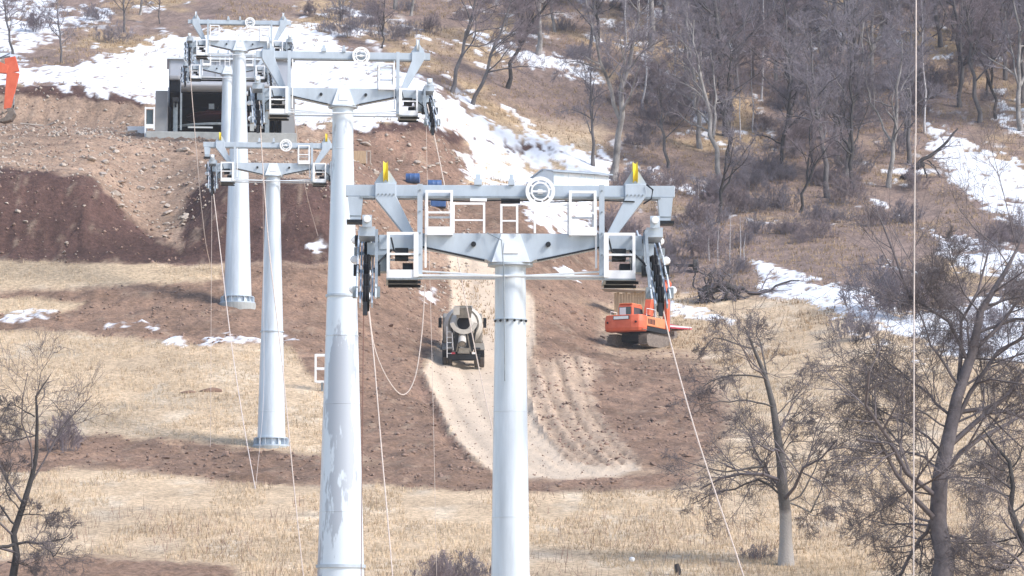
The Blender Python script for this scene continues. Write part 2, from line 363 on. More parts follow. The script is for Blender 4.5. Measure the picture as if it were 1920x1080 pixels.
def terr_z(x, y):
    i = np.clip(np.searchsorted(ys, y)-1, 0, len(ys)-2); j = np.clip(np.searchsorted(xs, x)-1, 0, len(xs)-2)
    fy = (y-ys[i])/(ys[i+1]-ys[i]); fx = (x-xs[j])/(xs[j+1]-xs[j])
    return (Z[i,j]*(1-fx)+Z[i,j+1]*fx)*(1-fy) + (Z[i+1,j]*(1-fx)+Z[i+1,j+1]*fx)*fy
def G(px, py, sink=0.0, **kw):
    d = ground_at(px, py, **kw); x = W(px, py, d)[0]
    return (x, d, float(terr_z(x, d)) - sink)

def ground_mat(name, rough=.95, bump=.6, snow=False):
    m = bpy.data.materials.new(name); m.use_nodes = True; t = m.node_tree; L = t.links.new; b = t.nodes['Principled BSDF']
    b.inputs['Roughness'].default_value = rough; b.inputs['Specular IOR Level'].default_value = .2
    at = t.nodes.new('ShaderNodeAttribute'); at.attribute_name = 'alb'
    tc = t.nodes.new('ShaderNodeTexCoord')
    n = t.nodes.new('ShaderNodeTexNoise'); n.inputs['Scale'].default_value = 4.5; n.inputs['Detail'].default_value = 8; n.inputs['Roughness'].default_value = .75
    L(tc.outputs['Object'], n.inputs['Vector'])
    rp = t.nodes.new('ShaderNodeMapRange'); rp.inputs[1].default_value = .3; rp.inputs[2].default_value = .7
    rp.inputs[3].default_value = .96 if snow else .45; rp.inputs[4].default_value = 1.03 if snow else 1.55
    L(n.outputs['Fac'], rp.inputs[0])
    mx = t.nodes.new('ShaderNodeVectorMath'); mx.operation = 'SCALE'; L(at.outputs['Color'], mx.inputs[0]); 
    mr = t.nodes.new('ShaderNodeMix'); mr.data_type = 'FLOAT'; mr.inputs[2].default_value = 1; L(at.outputs['Alpha'], mr.inputs[0]); L(rp.outputs[0], mr.inputs[3]); L(mr.outputs[0], mx.inputs['Scale'])
    L(mx.outputs[0], b.inputs['Base Color'])
    n2 = t.nodes.new('ShaderNodeTexNoise'); n2.inputs['Scale'].default_value = 2.5; n2.inputs['Detail'].default_value = 9; n2.inputs['Roughness'].default_value = .7
    L(tc.outputs['Object'], n2.inputs['Vector'])
    bp = t.nodes.new('ShaderNodeBump'); bp.inputs['Strength'].default_value = bump; bp.inputs['Distance'].default_value = .25
    L(n2.outputs['Fac'], bp.inputs['Height']); L(bp.outputs[0], b.inputs['Normal'])
    return m
M['ground'] = ground_mat('ground_cover'); M['snow'] = ground_mat('snow_cover', .7, .6, True)
ny, nx = X.shape
idx = np.arange(ny*nx).reshape(ny, nx)
quads = np.stack([idx[:-1,:-1], idx[:-1,1:], idx[1:,1:], idx[1:,:-1]], -1).reshape(-1, 4)
def qm(a): return (a[:-1,:-1]+a[:-1,1:]+a[1:,1:]+a[1:,:-1]).ravel()/4
q_sn = qm(snow) > .5; q_rd = (qm(rd) > .5) & ~q_sn; q_so = (qm(soilm) > .5) & ~q_sn & ~q_rd
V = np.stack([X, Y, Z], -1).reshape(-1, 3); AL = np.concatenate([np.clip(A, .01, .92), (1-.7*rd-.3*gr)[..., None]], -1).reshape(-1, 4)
def sheet(name, mask, m, label, kind='structure'):
    q = quads[mask]; u, inv = np.unique(q, return_inverse=True)
    o = npmesh(name, V[u], inv.reshape(-1, 4), m)
    at = o.data.attributes.new('alb', 'FLOAT_COLOR', 'POINT'); at.data.foreach_set('color', AL[u].astype(np.float32).ravel())
    return tag(o, label, name.replace('_', ' '), kind=kind)
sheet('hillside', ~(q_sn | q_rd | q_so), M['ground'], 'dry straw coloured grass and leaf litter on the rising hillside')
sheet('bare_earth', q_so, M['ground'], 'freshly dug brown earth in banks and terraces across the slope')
sheet('dirt_road', q_rd, M['ground'], 'pale beige dirt track running up the slope behind the near tower')
sheet('snow', q_sn, M['snow'], 'white patches of melting snow lying on the slope', 'stuff')
#PART2
# ---------------------------------------------------------------- lift towers
WHEEL_ME = {}
def tower(px, py_top, py_base, d, rz, label, r_top, r_bot, polemat, rings=(), base_flange=False, beam_h=1.53, beam_half=3.45,
          hang=(True, True), sheaves=(True, True), yellow=True, rail='full', disc_px=0.62, n_wheels=8, gate=True):
    x, _, ztop = W(px, py_top, d)
    zb = W(px, py_base, d)[2] if py_base else float(terr_z(x, d)) - .3
    root = empty('lift_tower', (x, d, zb), rz, label, 'lift tower', 'lift towers up the slope')
    h = ztop - zb                       # local z of the pole head
    G_, Wt = M['galv'], M['white']
    pl = MB()
    prof = [(r_bot + (r_top-r_bot)*min(1, q/.92), q*h) for q in (0,.1,.2,.3,.4,.5,.6,.7,.8,.92,1)]
    pl.lathe(prof, 40); pole = pl.build('pole', polemat, root, smooth=True)
    for q, rr, hh in rings:             # flanges and weld bands at a photo row
        z = W(px, q, d)[2]-zb; r = np.interp(z, [0, .92*h, h], [r_bot, r_top, r_top])
        MB().lathe([(r+.003, z-hh/2), (r+rr, z-hh/2+.004), (r+rr, z+hh/2-.004), (r+.003, z+hh/2)], 40).build('pole_joint', polemat if rr < .03 else G_, pole, smooth=True)
    if base_flange:
        fl = MB().lathe([(r_bot+.02, .02), (r_bot+.22, .02), (r_bot+.22, .09), (r_bot+.02, .09)], 40)
        fl.lathe([(r_bot+.02, .40), (r_bot+.13, .40), (r_bot+.13, .45), (r_bot+.01, .45)], 40)
        f = fl.build('base_flange', G_, root, smooth=True)
        for k in range(16):
            a = 2*math.pi*k/16; c, s = math.cos(a), math.sin(a)
            MB().bar(((r_bot+.0)*c, (r_bot+.0)*s, .25), ((r_bot+.17)*c, (r_bot+.17)*s, .25), .03, .32).build('gusset', G_, f)
        MB().lathe([(r_bot+.26, -1.6), (r_bot+.26, .018)], 32).build('footing', M['concrete'], root)
    z0 = h
    # head girder
    hd = MB().prism([(-1.85,z0+.33),(-.5,z0+.05),(-.42,z0),(.42,z0),(.5,z0+.05),(1.85,z0+.33),(1.85,z0+.61),(-1.85,z0+.61)], -.28, .28)
    head = hd.build('crossarm', G_, root, bevel=.012)
    for s in (-1, 1):
        MB().box(min(s*1.855, s*2.75), max(s*1.855, s*2.75), -.22, .22, z0+.28, z0+.58).build('arm_extension', G_, head)
        MB().bar((s*.55,-.3,z0+.04),(s*1.85,-.3,z0+.32),.05,.035).build('lower_flange', M['dark'], head)
        MB().tube([(s*.78,-.36,z0+.38),(s*.78,-.275,z0+.38)], .055, 8).build('lug', M['dark'], head)
    nk = MB()
    nk.add([(-.40,-.42,z0-.0),(.40,-.42,z0-.0),(.40,-.27,z0),(-.40,-.27,z0),(-.20,-.30,z0+.60),(.20,-.30,z0+.60),(.20,-.27,z0+.60),(-.20,-.27,z0+.60)],
           [(0,3,2,1),(4,5,6,7),(0,1,5,4),(1,2,6,5),(2,3,7,6),(3,0,4,7)])
    nk = nk.build('neck_plate', M['whitesteel'], root)
    MB().add([(-.16,-.395,z0+.18),(.16,-.395,z0+.18),(.13,-.345,z0+.42),(-.13,-.345,z0+.42),(-.16,-.41,z0+.18),(.16,-.41,z0+.18),(.13,-.36,z0+.42),(-.13,-.36,z0+.42)],
             [(4,5,6,7),(0,1,5,4),(1,2,6,5),(2,3,7,6),(3,0,4,7),(0,3,2,1)]).build('number_plate', Wt, nk)
    MB().lathe([(r_top+.02, z0-.06),(r_top+.15, z0-.05),(r_top+.15, z0-.005),(r_top+.02, z0-.003)], 32).build('head_flange', G_, root, smooth=True)
    # lifting beam on inclined brackets
    bz = z0 + beam_h
    bm = MB().box(-beam_half, beam_half, -.11, .11, bz-.12, bz+.12)
    beam = bm.build('lifting_beam', G_, root, bevel=.01)
    MB().box(-beam_half+.3, beam_half-.3, -.16, .16, bz-.165, bz-.122).build('beam_flange', M['greymach'], beam)
    for s, hg in zip((-1, 1), hang):
        b0 = (s*2.62, s*2.08)
        MB().prism([(b0[0]-.22,bz+.15),(b0[0]+.22,bz+.15),(b0[0]+.22,bz-.12),(b0[1]+.10,z0+.55),(b0[1]-.10,z0+.55),(b0[0]-.22,bz-.16)], -.18, .18).build('beam_bracket', G_, root, bevel=.012)
        if hg:
            e = s*(beam_half-.2)
            hb = MB().prism([(e-.16,bz-.13),(e+.16,bz-.13),(e+.11,bz-.62),(e-.11,bz-.62)], -.14, .14)
            hb = hb.build('end_hanger', G_, beam)
            MB().box(e-.12, e+.12, -.15, .15, bz-.55, bz-.53).build('hanger_rib', M['greymach'], hb)
            MB().box(e-.18, e+.18, -.2, .2, bz-.69, bz-.625).build('hanger_foot', M['dark'], hb)
        # pulley on its bracket
        br = MB()
        for yy in (-.09, .09): br.prism([(s*2.62-.24,bz+.155),(s*2.62+.24,bz+.155),(s*2.62+.07,bz+.42),(s*2.62-.07,bz+.42)], yy-.012, yy+.012)
        br = br.build('pulley_bracket', G_, beam)
        wy = M['yellow'] if yellow else M['whitesteel']
        MB().lathe([(.13,-.05),(.24,-.05),(.20,-.015),(.20,.015),(.24,.05),(.13,.05)], 20, 'x', (s*2.62,-.02,bz+.40)).build('pulley', wy, br, smooth=True)
    for xx, ww in ((-.68, .16), (.02, .12)):
        MB().box(xx-ww/2, xx+ww/2, -.16, .16, bz+.123, bz+.24).box(xx-ww*.3, xx+ww*.3, -.05, .05, bz+.24, bz+.36).build('beam_fitting', G_, beam)
    dz = bz-.02
    ring = MB()
    n = 28
    for r0, r1 in ((.165,.20),(.235,.31)):
        v = []; f = []
        for j in range(n):
            a = 2*math.pi*j/n
            for rr, yy in ((r0,-.25),(r1,-.25),(r1,-.20),(r0,-.20)): v.append((disc_px+rr*math.cos(a), yy, dz+rr*math.sin(a)))
        for j in range(n):
            for q in range(4): f.append((j*4+q, j*4+(q+1) % 4, ((j+1) % n)*4+(q+1) % 4, ((j+1) % n)*4+q))
        ring.add(v, f)
    for j in range(8):
        a = 2*math.pi*j/8+.2; c, s_ = math.cos(a), math.sin(a)
        ring.bar((disc_px+.19*c,-.225,dz+.19*s_),(disc_px+.25*c,-.225,dz+.25*s_),.035)
    ring.box(disc_px-.05, disc_px+.05, -.2, -.09, dz-.05, dz+.05).box(disc_px-.17, disc_px+.17, -.222, -.205, dz-.02, dz+.02)
    ring.build('rope_ring', Wt, beam)
    # uprights and tie rods
    for s in (-1, 1):
        MB().box(s*1.9-.055, s*1.9+.055, -.42, -.31, z0-.37, bz+.1).build('upright', G_, root)
        MB().box(s*1.78-.02, s*1.78+.02, -.36, -.31, z0-.12, bz-.2).build('guide_rod', Wt, root)
    for yy, dzz in ((-r_top-.12, -.30), (r_top+.12, -.26)):
        MB().tube([(-1.95,yy,z0+dzz),(1.95,yy,z0+dzz)], .028, 8).build('tie_rod', M['whitesteel'], root)
    MB().tube([(-1.95,-.4,z0-.20),(-.2,-r_top-.1,z0-.30),(.2,-r_top-.1,z0-.30),(1.95,-.4,z0-.20)], .02, 6).build('tie_rod', M['whitesteel'], root)
    # railings over the girder
    def frame(name, x0, x1, za, zb_, y0, y1, toe, mid=.5, w=.055):
        m = MB()
        for yy in ((y0, y1) if y1 != y0 else (y0,)):
            for xx in (x0, x1): m.box(xx-w/2, xx+w/2, yy-w/2, yy+w/2, za, zb_)
            m.box(x0+w/2, x1-w/2, yy-w/2+.002, yy+w/2-.002, zb_-w, zb_-.001)
            if mid: m.box(x0+w/2, x1-w/2, yy-w/2+.004, yy+w/2-.004, za+(zb_-za)*mid-w*.35, za+(zb_-za)*mid+w*.35)
            if toe: m.box(x0+.001, x1-.001, yy-w/2-.006, yy+w/2+.006, za-.002, za+toe)
        if y1 != y0:
            for xx in (x0, x1):
                m.box(xx-w/2+.003, xx+w/2-.003, y0+w/2, y1-w/2, zb_-w, zb_-.002)
                if mid: m.box(xx-w/2+.005, xx+w/2-.005, y0+w/2, y1-w/2, za+(zb_-za)*mid-w*.35, za+(zb_-za)*mid+w*.35)
                if toe: m.box(xx-w/2+.004, xx+w/2-.004, y0+w/2, y1-w/2, za, za+toe)
        return m.build(name, Wt, root)
    if rail != 'none':
        for s in ((-1, 1) if rail == 'full' else (1,)):
            a, b = sorted((s*1.24, s*1.76)); frame('railing', a, b, z0+.56, z0+1.5, -.42, .42, .17)
        if rail == 'full':
            for a, b in ((-1.2,-.56), (-.20,.13), (.5,1.2)): frame('railing', a, b, z0+.61, z0+1.22 if a > -1 else z0+1.25, -.36, -.36, 0, .42, .045)
    # work platforms
    for s in (-1, 1):
        a, b = sorted((s*1.98, s*2.56))
        p = frame('work_platform', a, b, z0-.36, z0+.60, -.55, .55, .17, .52, .06)
        MB().box(s*1.98-.05, s*1.98+.05, -.61, -.585, z0-.34, z0+.58).build('gate_post', Wt, p)
        fl = MB().box(a-.04, b+.04, -.6, .6, z0-.40, z0-.365)
        fl.build('grating', M['greymach'], p)
        for q in (-1, 1): MB().box(a, b+.1, q*.4-.04, q*.4+.04, z0-.46, z0-.402).build('platform_bearer', M['dark'], p)
        dv = MB().box(a+.14, b-.16, -.45, -.1, z0+.04, z0+.28).box(a+.30, b-.06, -.3, .05, z0-.24, z0-.02)
        dv.tube([(a+.06,-.4,z0+.50),(a+.12,-.5,z0+.22),(a+.3,-.45,z0+.10),(b-.05,-.5,z0+.12)], .02, 6)
        dv.build('sensor_box', M['dark'], p)
    # sheave trains
    for s, on in zip((-1, 1), sheaves):
        if not on: continue
        xc = s*3.0; L = .3*n_wheels
        sa = empty('sheave_train', (0, 0, 0)); sa.parent = root
        def zy(y): return z0 + .02 + .40*y - .030*y*y
        for k in range(n_wheels):
            y = -L + 2*L*(k+.5)/n_wheels; key = 'w'
            if key not in WHEEL_ME:
                wo = MB().lathe([(.10,-.065),(.255,-.065),(.27,-.03),(.255,0),(.27,.03),(.255,.065),(.10,.065)], 20, 'x').build('sheave', M['rubber'], None, smooth=True)
                ho = MB().lathe([(.03,-.09),(.12,-.08),(.13,-.067),(.13,.067),(.12,.08),(.03,.09)], 14, 'x').build('hub', M['whitesteel'], None, smooth=True)
                WHEEL_ME['w'], WHEEL_ME['h'] = wo.data, ho.data; bpy.data.objects.remove(wo); bpy.data.objects.remove(ho)
            so = bpy.data.objects.new('sheave', WHEEL_ME['w']); C.objects.link(so); so.parent = sa; so.location = (xc, y, zy(y))
            ho = bpy.data.objects.new('hub', WHEEL_ME['h']); C.objects.link(ho); ho.parent = so
        for q in (-1, 1):
            yy = np.linspace(-L-.1, L+.1, n_wheels//2+1)
            for i in range(n_wheels//2):
                MB().bar((xc+q*.12, yy[i]+.03, zy(yy[i])+.04), (xc+q*.12, yy[i+1]-.03, zy(yy[i+1])+.04), .035, .11).build('side_plate', M['galv'], sa)
                ym = (yy[i]+yy[i+1])/2
                MB().box(xc+q*.22-.06, xc+q*.22+.06, ym-.14, ym+.14, zy(ym)-.08, zy(ym)+.14).build('pivot_block', M['dark' if i % 2 else 'greymach'], sa)
                MB().tube([(xc+q*.19, yy[i]+.1, zy(yy[i])+.2), (xc+q*.19, yy[i+1]-.1, zy(yy[i+1])+.16)], .022, 6).build('lube_pipe', M['whitesteel'], sa)
        for k in range(4):
            y = -L*.8 + 1.6*L*k/3
            rk = MB().bar((xc-.24,y,zy(y)+.02),(xc+.24,y,zy(y)+.02),.07,.07).build('rocker', M['greymach'], sa)
            MB().bar((xc-s*.2,y,zy(y)+.06),(xc-s*.2,y*.4,z0+.60),.06,.09).build('rocker_arm', M['greymach'], rk)
        m = MB().box(xc-.17, xc+.17, -.5, .5, z0+.52, z0+.72).box(min(xc, s*2.5), max(xc, s*2.5), -.2, .2, z0+.16, z0+.42)
        m.build('train_bracket', M['galv'], sa)
        for k in range(3):
            y = -L*.75 + .75*L*k
            MB().lathe([(.02,-.06),(.075,-.05),(.09,0),(.075,.05),(.02,.06)], 12, 'y', (xc+s*.27, y, zy(y)+.06)).build('rope_catcher', Wt, sa, smooth=True)
        m = MB().box(xc-.10, xc+.10, -.62, -.57, z0+.70, z0+.95)
        m.build('catch_plate', M['galv'], sa)
        MB().lathe([(.02,-.04),(.075,-.03),(.075,.03),(.02,.04)], 14, 'y', (xc, -.66, z0+.86)).build('guide_roller', Wt, sa, smooth=True)
        MB().bar((xc-.02,-L-.05,zy(-L)+.05),(xc-.02,-L-.1,zy(-L)-.22),.09,.06).build('rope_guard', M['dark'], sa)
        MB().tube([(s*2.5,-.3,z0+.25),(s*2.75,-.75,z0-.05),(s*2.85,-.5,z0-.18),(s*2.6,-.2,z0+.0)], .025, 6).build('cable_loop', M['dark'], sa)
        MB().box(xc-s*.36-.12, xc-s*.36+.12, -.5, -.1, z0-.22, z0+.12).build('motor_box', M['greymach'], sa)
    return root
TZ = .09
T1 = tower(957, 495, None, 80, .03, 'nearest grey steel lift tower with yellow pulleys, white railings and black sheaves', .325, .50, M['pole'],
           rings=((520,.012,.05),(600,.03,.03),(772,.006,.02),(970,.006,.02)))
T2 = tower(643, 200, None, 133, TZ, 'tallest lift tower with blotchy grey patches down its wide pole', .37, .86, M['pole2'],
           rings=((280,.008,.03),(555,.05,.09),(630,.02,.03),(758,.008,.03),(960,.008,.03),(1062,.06,.12)), beam_h=1.80, beam_half=3.05, hang=(False, False), yellow=False, rail='right', n_wheels=8)
T3 = tower(512, 330, 838, 188, TZ, 'shorter lift tower whose bolted base stands on the brown earth strip', .36, .70, M['pole'],
           rings=((350,.01,.04),(622,.04,.07),(772,.008,.03)), base_flange=True, beam_half=3.45, hang=(True, False), rail='right', yellow=True)
T4 = tower(449, 96, 570, 228, TZ, 'lift tower with top beam above the station and bolted base on the terrace', .40, .84, M['pole'],
           rings=((205,.008,.03),(300,.008,.03),(410,.008,.03)), base_flange=True, beam_h=1.75, beam_half=3.1, hang=(False, False), yellow=False, rail='full')
T5 = tower(427, 140, None, 268, TZ, 'farthest short lift tower directly in front of the station', .38, .46, M['pole'], rings=((190,.008,.03),),
           beam_half=3.1, hang=(False, False), yellow=False, rail='full', beam_h=1.4)

# details only the nearest tower shows
zt1 = -T1.location.z + W(957, 495, 80)[2]
for k in range(6):
    a = R(-150+k*24); z_ = W(957, 600, 80)[2]-T1.location.z
    MB().lathe([(.012,0),(.028,0),(.028,.05),(.012,.05)], 8, 'y', (.37*math.cos(a), .37*math.sin(a)-.03, z_-.04)).build('bolt', M['dark'], T1)
for k in range(5):
    for s in (-1, 1): MB().lathe([(.008,0),(.018,0),(.018,.03),(.008,.03)], 8, 'y', (s*(2.45+.08*k), -.21, zt1+1.44+.0*k)).build('bolt', M['greymach'], T1)
    for s in (-1, 1): MB().lathe([(.008,0),(.02,0),(.02,.03),(.008,.03)], 8, 'y', (s*1.9, -.445, zt1-.3+.45*k)).build('bolt', M['greymach'], T1)
MB().tube([(2.85,-.22,zt1+1.66),(2.98,-.24,zt1+1.55),(2.95,-.24,zt1+1.36),(2.78,-.22,zt1+1.25)], .018, 6).build('cable', M['dark'], T1)
MB().tube([(-1.8,-.18,zt1+1.33),(-.9,-.18,zt1+1.30),(0,-.18,zt1+1.33),(.9,-.18,zt1+1.29),(1.8,-.18,zt1+1.33),(2.6,-.2,zt1+1.3)], .014, 6).build('cable', M['dark'], T1)
MB().tube([(-.5,-.33,zt1+.62),(-.2,-.47,zt1+.45),(-.15,-.48,zt1-.2),(-.13,-.46,zt1-2.5)], .012, 6).build('cable', M['greymach'], T1)
MB().box(-.85,-.5,-.2,-.115,zt1+1.3,zt1+1.36).build('cable_tray', M['white'], T1); MB().box(-.2,.2,-.16,-.115,zt1+1.26,zt1+1.36).build('cable_tray', M['dark'], T1)
# ---------------------------------------------------------------- top station
sx, sy, _ = W(414, 262, 276); sz = float(H0(sx, 276))-.15
st_ = empty('lift_station', (sx, 276, sz), TZ, 'grey lift station with rounded canopy and dark bullwheel bay behind the towers', 'station')
P = lambda m, n, k, par=st_, **kw: m.build(n, M[k], par, **kw)
P(MB().box(-5.4,5.4,-3.2,13,-2.0,.15), 'concrete_slab', 'concrete', bevel=.03)
P(MB().box(-4.75,-3.85,-1.6,10,.35,3.35), 'side_wall', 'panel'); P(MB().box(4.35,5.3,-1.6,10,.35,3.0), 'side_wall', 'panel')
bw = P(MB().box(-3.8,5.25,6.0,10.4,.35,6.9), 'rear_hall', 'panelblue')
for i in range(8):
    P(MB().box(-3.75+i*1.12, -3.70+i*1.12, 5.97, 5.999, .4, 6.85), 'panel_joint', 'panel', bw)
P(MB().box(-3.95,5.4,5.8,10.6,6.9,7.02), 'roof_edge', 'whitesteel', bw)
# canopy: a long rounded housing
pr = []
for a in np.linspace(-90, 90, 13): pr.append((.0+math.cos(R(a))*-.8, 3.72+.38*math.sin(R(a))))
pr = [(y-1.4, z) for y, z in pr] + [(5.9, 4.3), (5.9, 3.34)]
cn = P(MB().prism(pr, -2.9, 3.6, axis='x'), 'canopy', 'canopy', smooth=True)
P(MB().box(-2.85,3.55,-1.6,5.8,4.30,4.40), 'roof_gutter', 'dark', cn)
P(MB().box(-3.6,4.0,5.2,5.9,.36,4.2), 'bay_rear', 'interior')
P(MB().box(-3.84,-3.79,-1.5,5.9,.36,3.6), 'bay_shade_side', 'interior'); P(MB().box(4.25,4.33,-1.5,5.9,.36,3.6), 'bay_shade_side', 'interior'); P(MB().box(3.61,4.25,-1.4,5.9,3.0,3.6), 'bay_shade_ceiling', 'interior')  # inner panels added to shut sunlight out and keep the bay dark
P(MB().box(-2.88,3.58,-1.35,5.15,3.20,3.33), 'bay_shade_ceiling', 'interior')  # near-black sheet added so the canopy underside reads as shaded
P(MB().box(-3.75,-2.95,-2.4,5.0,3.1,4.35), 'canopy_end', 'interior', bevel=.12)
P(MB().box(-3.8,-3.0,-2.55,-2.0,4.0,4.35), 'canopy_end_cap', 'panel', bevel=.1)
P(MB().lathe([(.25,-.16),(2.55,-.16),(2.7,-.10),(2.6,0),(2.7,.10),(2.55,.16),(.25,.16)], 48, 'z', (.2,1.6,1.9)), 'bullwheel', 'maroon', smooth=True)
bwh = st_.children[-1]
P(MB().lathe([(.1,-.6),(.5,-.5),(.5,.6),(.1,1.4)], 20, 'z', (.2,1.6,1.9)), 'hub', 'dark', bwh)
for k in range(6):
    a = k*math.pi/3; P(MB().bar((.2,1.6,2.1),(.2+2.5*math.cos(a),1.6+2.5*math.sin(a),2.1),.18,.12), 'spoke', 'maroon', bwh)
for s in (-1, 1):
    rl = P(MB().box(s*3.3-.22, s*3.3+.22, -2.4, 5, 2.45, 2.75), 'guide_rail', 'dark')
    for k in range(7):
        P(MB().lathe([(.05,-.07),(.24,-.07),(.24,.07),(.05,.07)], 14, 'x', (s*3.3, -2.1+k*.62, 2.3)), 'drive_tyre', 'rubber', rl, smooth=True)
    P(MB().box(s*3.3-.16, s*3.3+.16, -1.8, -1.5, .36, 2.44), 'rail_post', 'greymach')
gr_ = MB().tube([(-3.45+.0, 1.0, .95)] + [(3.4*math.cos(R(a)), 1.0+2.9*math.sin(R(a)), .95) for a in range(185, 356, 10)] + [(3.45, 1.0, .95)], .09, 6)
P(gr_, 'curved_guide', 'greymach')
P(MB().box(-2.4,-.6,-1.0,-.9,.75,.86), 'step_rail', 'whitesteel'); P(MB().box(-.9,-.5,-.62,-.60,2.2,2.6), 'notice', 'greymach')
P(MB().bar((-2.9,-2.2,3.1),(-2.9,-2.2,.4),.14), 'front_post', 'greymach'); P(MB().bar((2.2,-2.2,3.1),(2.2,-2.2,.4),.3), 'front_post', 'concrete')
# entrance stair frame on the left
m = MB()
for q in (-5.45,-4.82): m.box(q-.05,q+.05,-2.6,-2.5,-.6 if q<-5 else .35,2.0)
m.box(-5.4,-4.87,-2.59,-2.51,1.86,1.98).box(-5.4,-4.87,-2.59,-2.51,.45,.75)
P(m, 'entrance_frame', 'white'); P(MB().box(-5.38,-4.9,-2.45,-2.40,.78,1.8), 'entrance_glass', 'glass')

# ---------------------------------------------------------------- excavators
def excavator(loc, rz, label, boom, arm, pitch=0, fat=1.0):
    r = empty('excavator', loc, rz, label, 'excavator', 'orange excavators'); r.rotation_euler[0] = pitch
    B = lambda m, n, k, par=r, **kw: m.build(n, M[k], par, **kw)
    for s in (-1, 1):
        n = 20; out = []
        for i in range(n):
            a = 2*math.pi*i/n; out.append((1.45*(1 if math.cos(a) > 0 else -1)+.42*math.cos(a), .43+.42*math.sin(a)))
        tr = B(MB().prism(out, s*1.15-.3, s*1.15+.3, axis='x'), 'track', 'track', bevel=.03)
        B(MB().box(s*1.15-.18, s*1.15+.18, -1.5, 1.5, .3, .6), 'track_frame', 'greymach', tr)
        for i in range(18):
            y = -1.6+i*.19
            B(MB().box(s*1.15-.31, s*1.15+.31, y-.03, y+.03, .82, .885), 'track_shoe', 'track', tr)
        for i in range(6):
            B(MB().box(s*1.15-.31, s*1.15+.31, -1.92, -1.86, .14+i*.11, .20+i*.11), 'track_shoe', 'track', tr)
    B(MB().box(-.85,.85,-.9,.9,.45,.95), 'undercarriage', 'dark')
    B(MB().lathe([(.3,.9),(.65,.9),(.65,1.08),(.3,1.08)], 24), 'slew_ring', 'dark')
    h = B(MB().box(-1.3,1.3,-1.75,1.6,1.06,1.35), 'deck', 'dark')
    # counterweight: rounded plan
    cp = [(-1.38,-1.7),(-1.38,-2.35),(-1.2,-2.62),(-.7,-2.74),(.7,-2.74),(1.2,-2.62),(1.38,-2.35),(1.38,-1.7)]
    cw = MB().add([(x*q, y*(1 if q == 1 else .97), z) for z, q in ((.98,.95),(1.2,1),(1.62,1),(2.05,.97)) for x, y in cp],
        [tuple(range(7,-1,-1)), tuple(range(24,32))] + [(k*8+i, k*8+(i+1) % 8, (k+1)*8+(i+1) % 8, (k+1)*8+i) for k in range(3) for i in range(8)])
    cw = B(cw, 'counterweight', 'orange', bevel=.05)
    B(MB().box(-.58,.58,-2.79,-2.735,1.72,1.97), 'plate_frame', 'dark', cw)
    B(MB().box(-.53,.53,-2.80,-2.792,1.75,1.94), 'name_plate', 'white', cw)
    for s in (-1, 1): B(MB().lathe([(.02,-.03),(.07,-.03),(.07,.03),(.02,.03)], 10, 'y', (s*1.02,-2.70,1.55)), 'tow_eye', 'maroon', cw)
    B(MB().box(.38,1.36,-1.68,1.2,1.36,2.0), 'engine_cover', 'orange2', bevel=.05)
    B(MB().box(-1.36,.30,-1.68,-.45,1.36,2.0), 'engine_cover', 'orange2', bevel=.05)
    B(MB().tube([(.75,-1.2,1.95),(.75,-1.2,2.35),(.75,-1.3,2.45)], .06, 8), 'exhaust', 'dark')
    cb = B(MB().prism([(-.40,1.36),(1.45,1.36),(1.5,1.9),(1.15,2.95),(-.25,3.0),(-.40,2.8)], -1.33, -.30, axis='x'), 'cab', 'orange', bevel=.05)
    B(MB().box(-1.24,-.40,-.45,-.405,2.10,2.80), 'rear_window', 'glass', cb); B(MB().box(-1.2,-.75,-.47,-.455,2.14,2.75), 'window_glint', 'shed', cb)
    B(MB().box(-1.335,-1.332,-.2,.95,2.0,2.78), 'side_window', 'glass', cb); B(MB().box(-.298,-.294,-.2,.95,2.0,2.78), 'side_window', 'glass', cb)
    B(MB().box(-1.30,-.34,-.38,1.15,2.99,3.05), 'cab_roof', 'orange2', cb, bevel=.02)
    for s in (-1, 1): B(MB().box(s*1.34-.012, s*1.34+.012, -1.6,-.5,2.02,2.06), 'hand_rail', 'dark')
    for i in range(5): B(MB().box(1.362,1.372,-1.5+i*.22,-1.36+i*.22,1.5,1.85), 'grille_slot', 'dark')
    B(MB().tube([(1.3,-1.6,2.0),(1.3,-1.6,2.5),(1.3,-.2,2.5),(1.3,-.2,2.0)], .025, 6), 'guard_rail', 'white'); B(MB().tube([(-1.3,-1.6,2.0),(-1.3,-1.6,2.4),(-1.3,-.7,2.4),(-1.3,-.7,2.0)], .025, 6), 'guard_rail', 'white')
    B(MB().box(.5,1.1,-1.5,-.6,2.001,2.14), 'air_cleaner', 'dark'); B(MB().box(-1.38,1.38,-2.4,-1.72,1.06,1.10), 'mud_line', 'track')
    # boom in the (y,z) plane at x=.1
    def limb(pts, wid, ths, name, x=.1):
        m = MB()
        for i in range(len(pts)-1):
            (y0, z0), (y1, z1) = pts[i], pts[i+1]; t = np.array((y1-y0, z1-z0)); t /= np.linalg.norm(t); nn = np.array((-t[1], t[0]))
            a = np.array((y0, z0)); b = np.array((y1, z1))
            m.prism([tuple(a+nn*ths[i]), tuple(b+nn*ths[i+1]), tuple(b-nn*ths[i+1]), tuple(a-nn*ths[i])], x-wid/2-.002*i, x+wid/2+.002*i, axis='x')
        return B(m, name, 'orange', bevel=.02)
    bo = limb(boom, .42, [.28*fat,.36*fat,.34*fat,.2*fat], 'boom')
    for q in (-.2, .4): B(MB().tube([(q, boom[0][0]+.6, boom[0][1]-.25),(q, boom[1][0], boom[1][1]-.1)], .075, 8), 'lift_cylinder', 'greymach', bo)
    ar = limb(arm, .34, [.28*fat,.32*fat,.17*fat], 'dipper_arm')
    B(MB().tube([(.1, boom[2][0]-.3, boom[2][1]+.4),(.1, arm[0][0], arm[0][1]+.1)], .07, 8), 'arm_cylinder', 'greymach', ar)
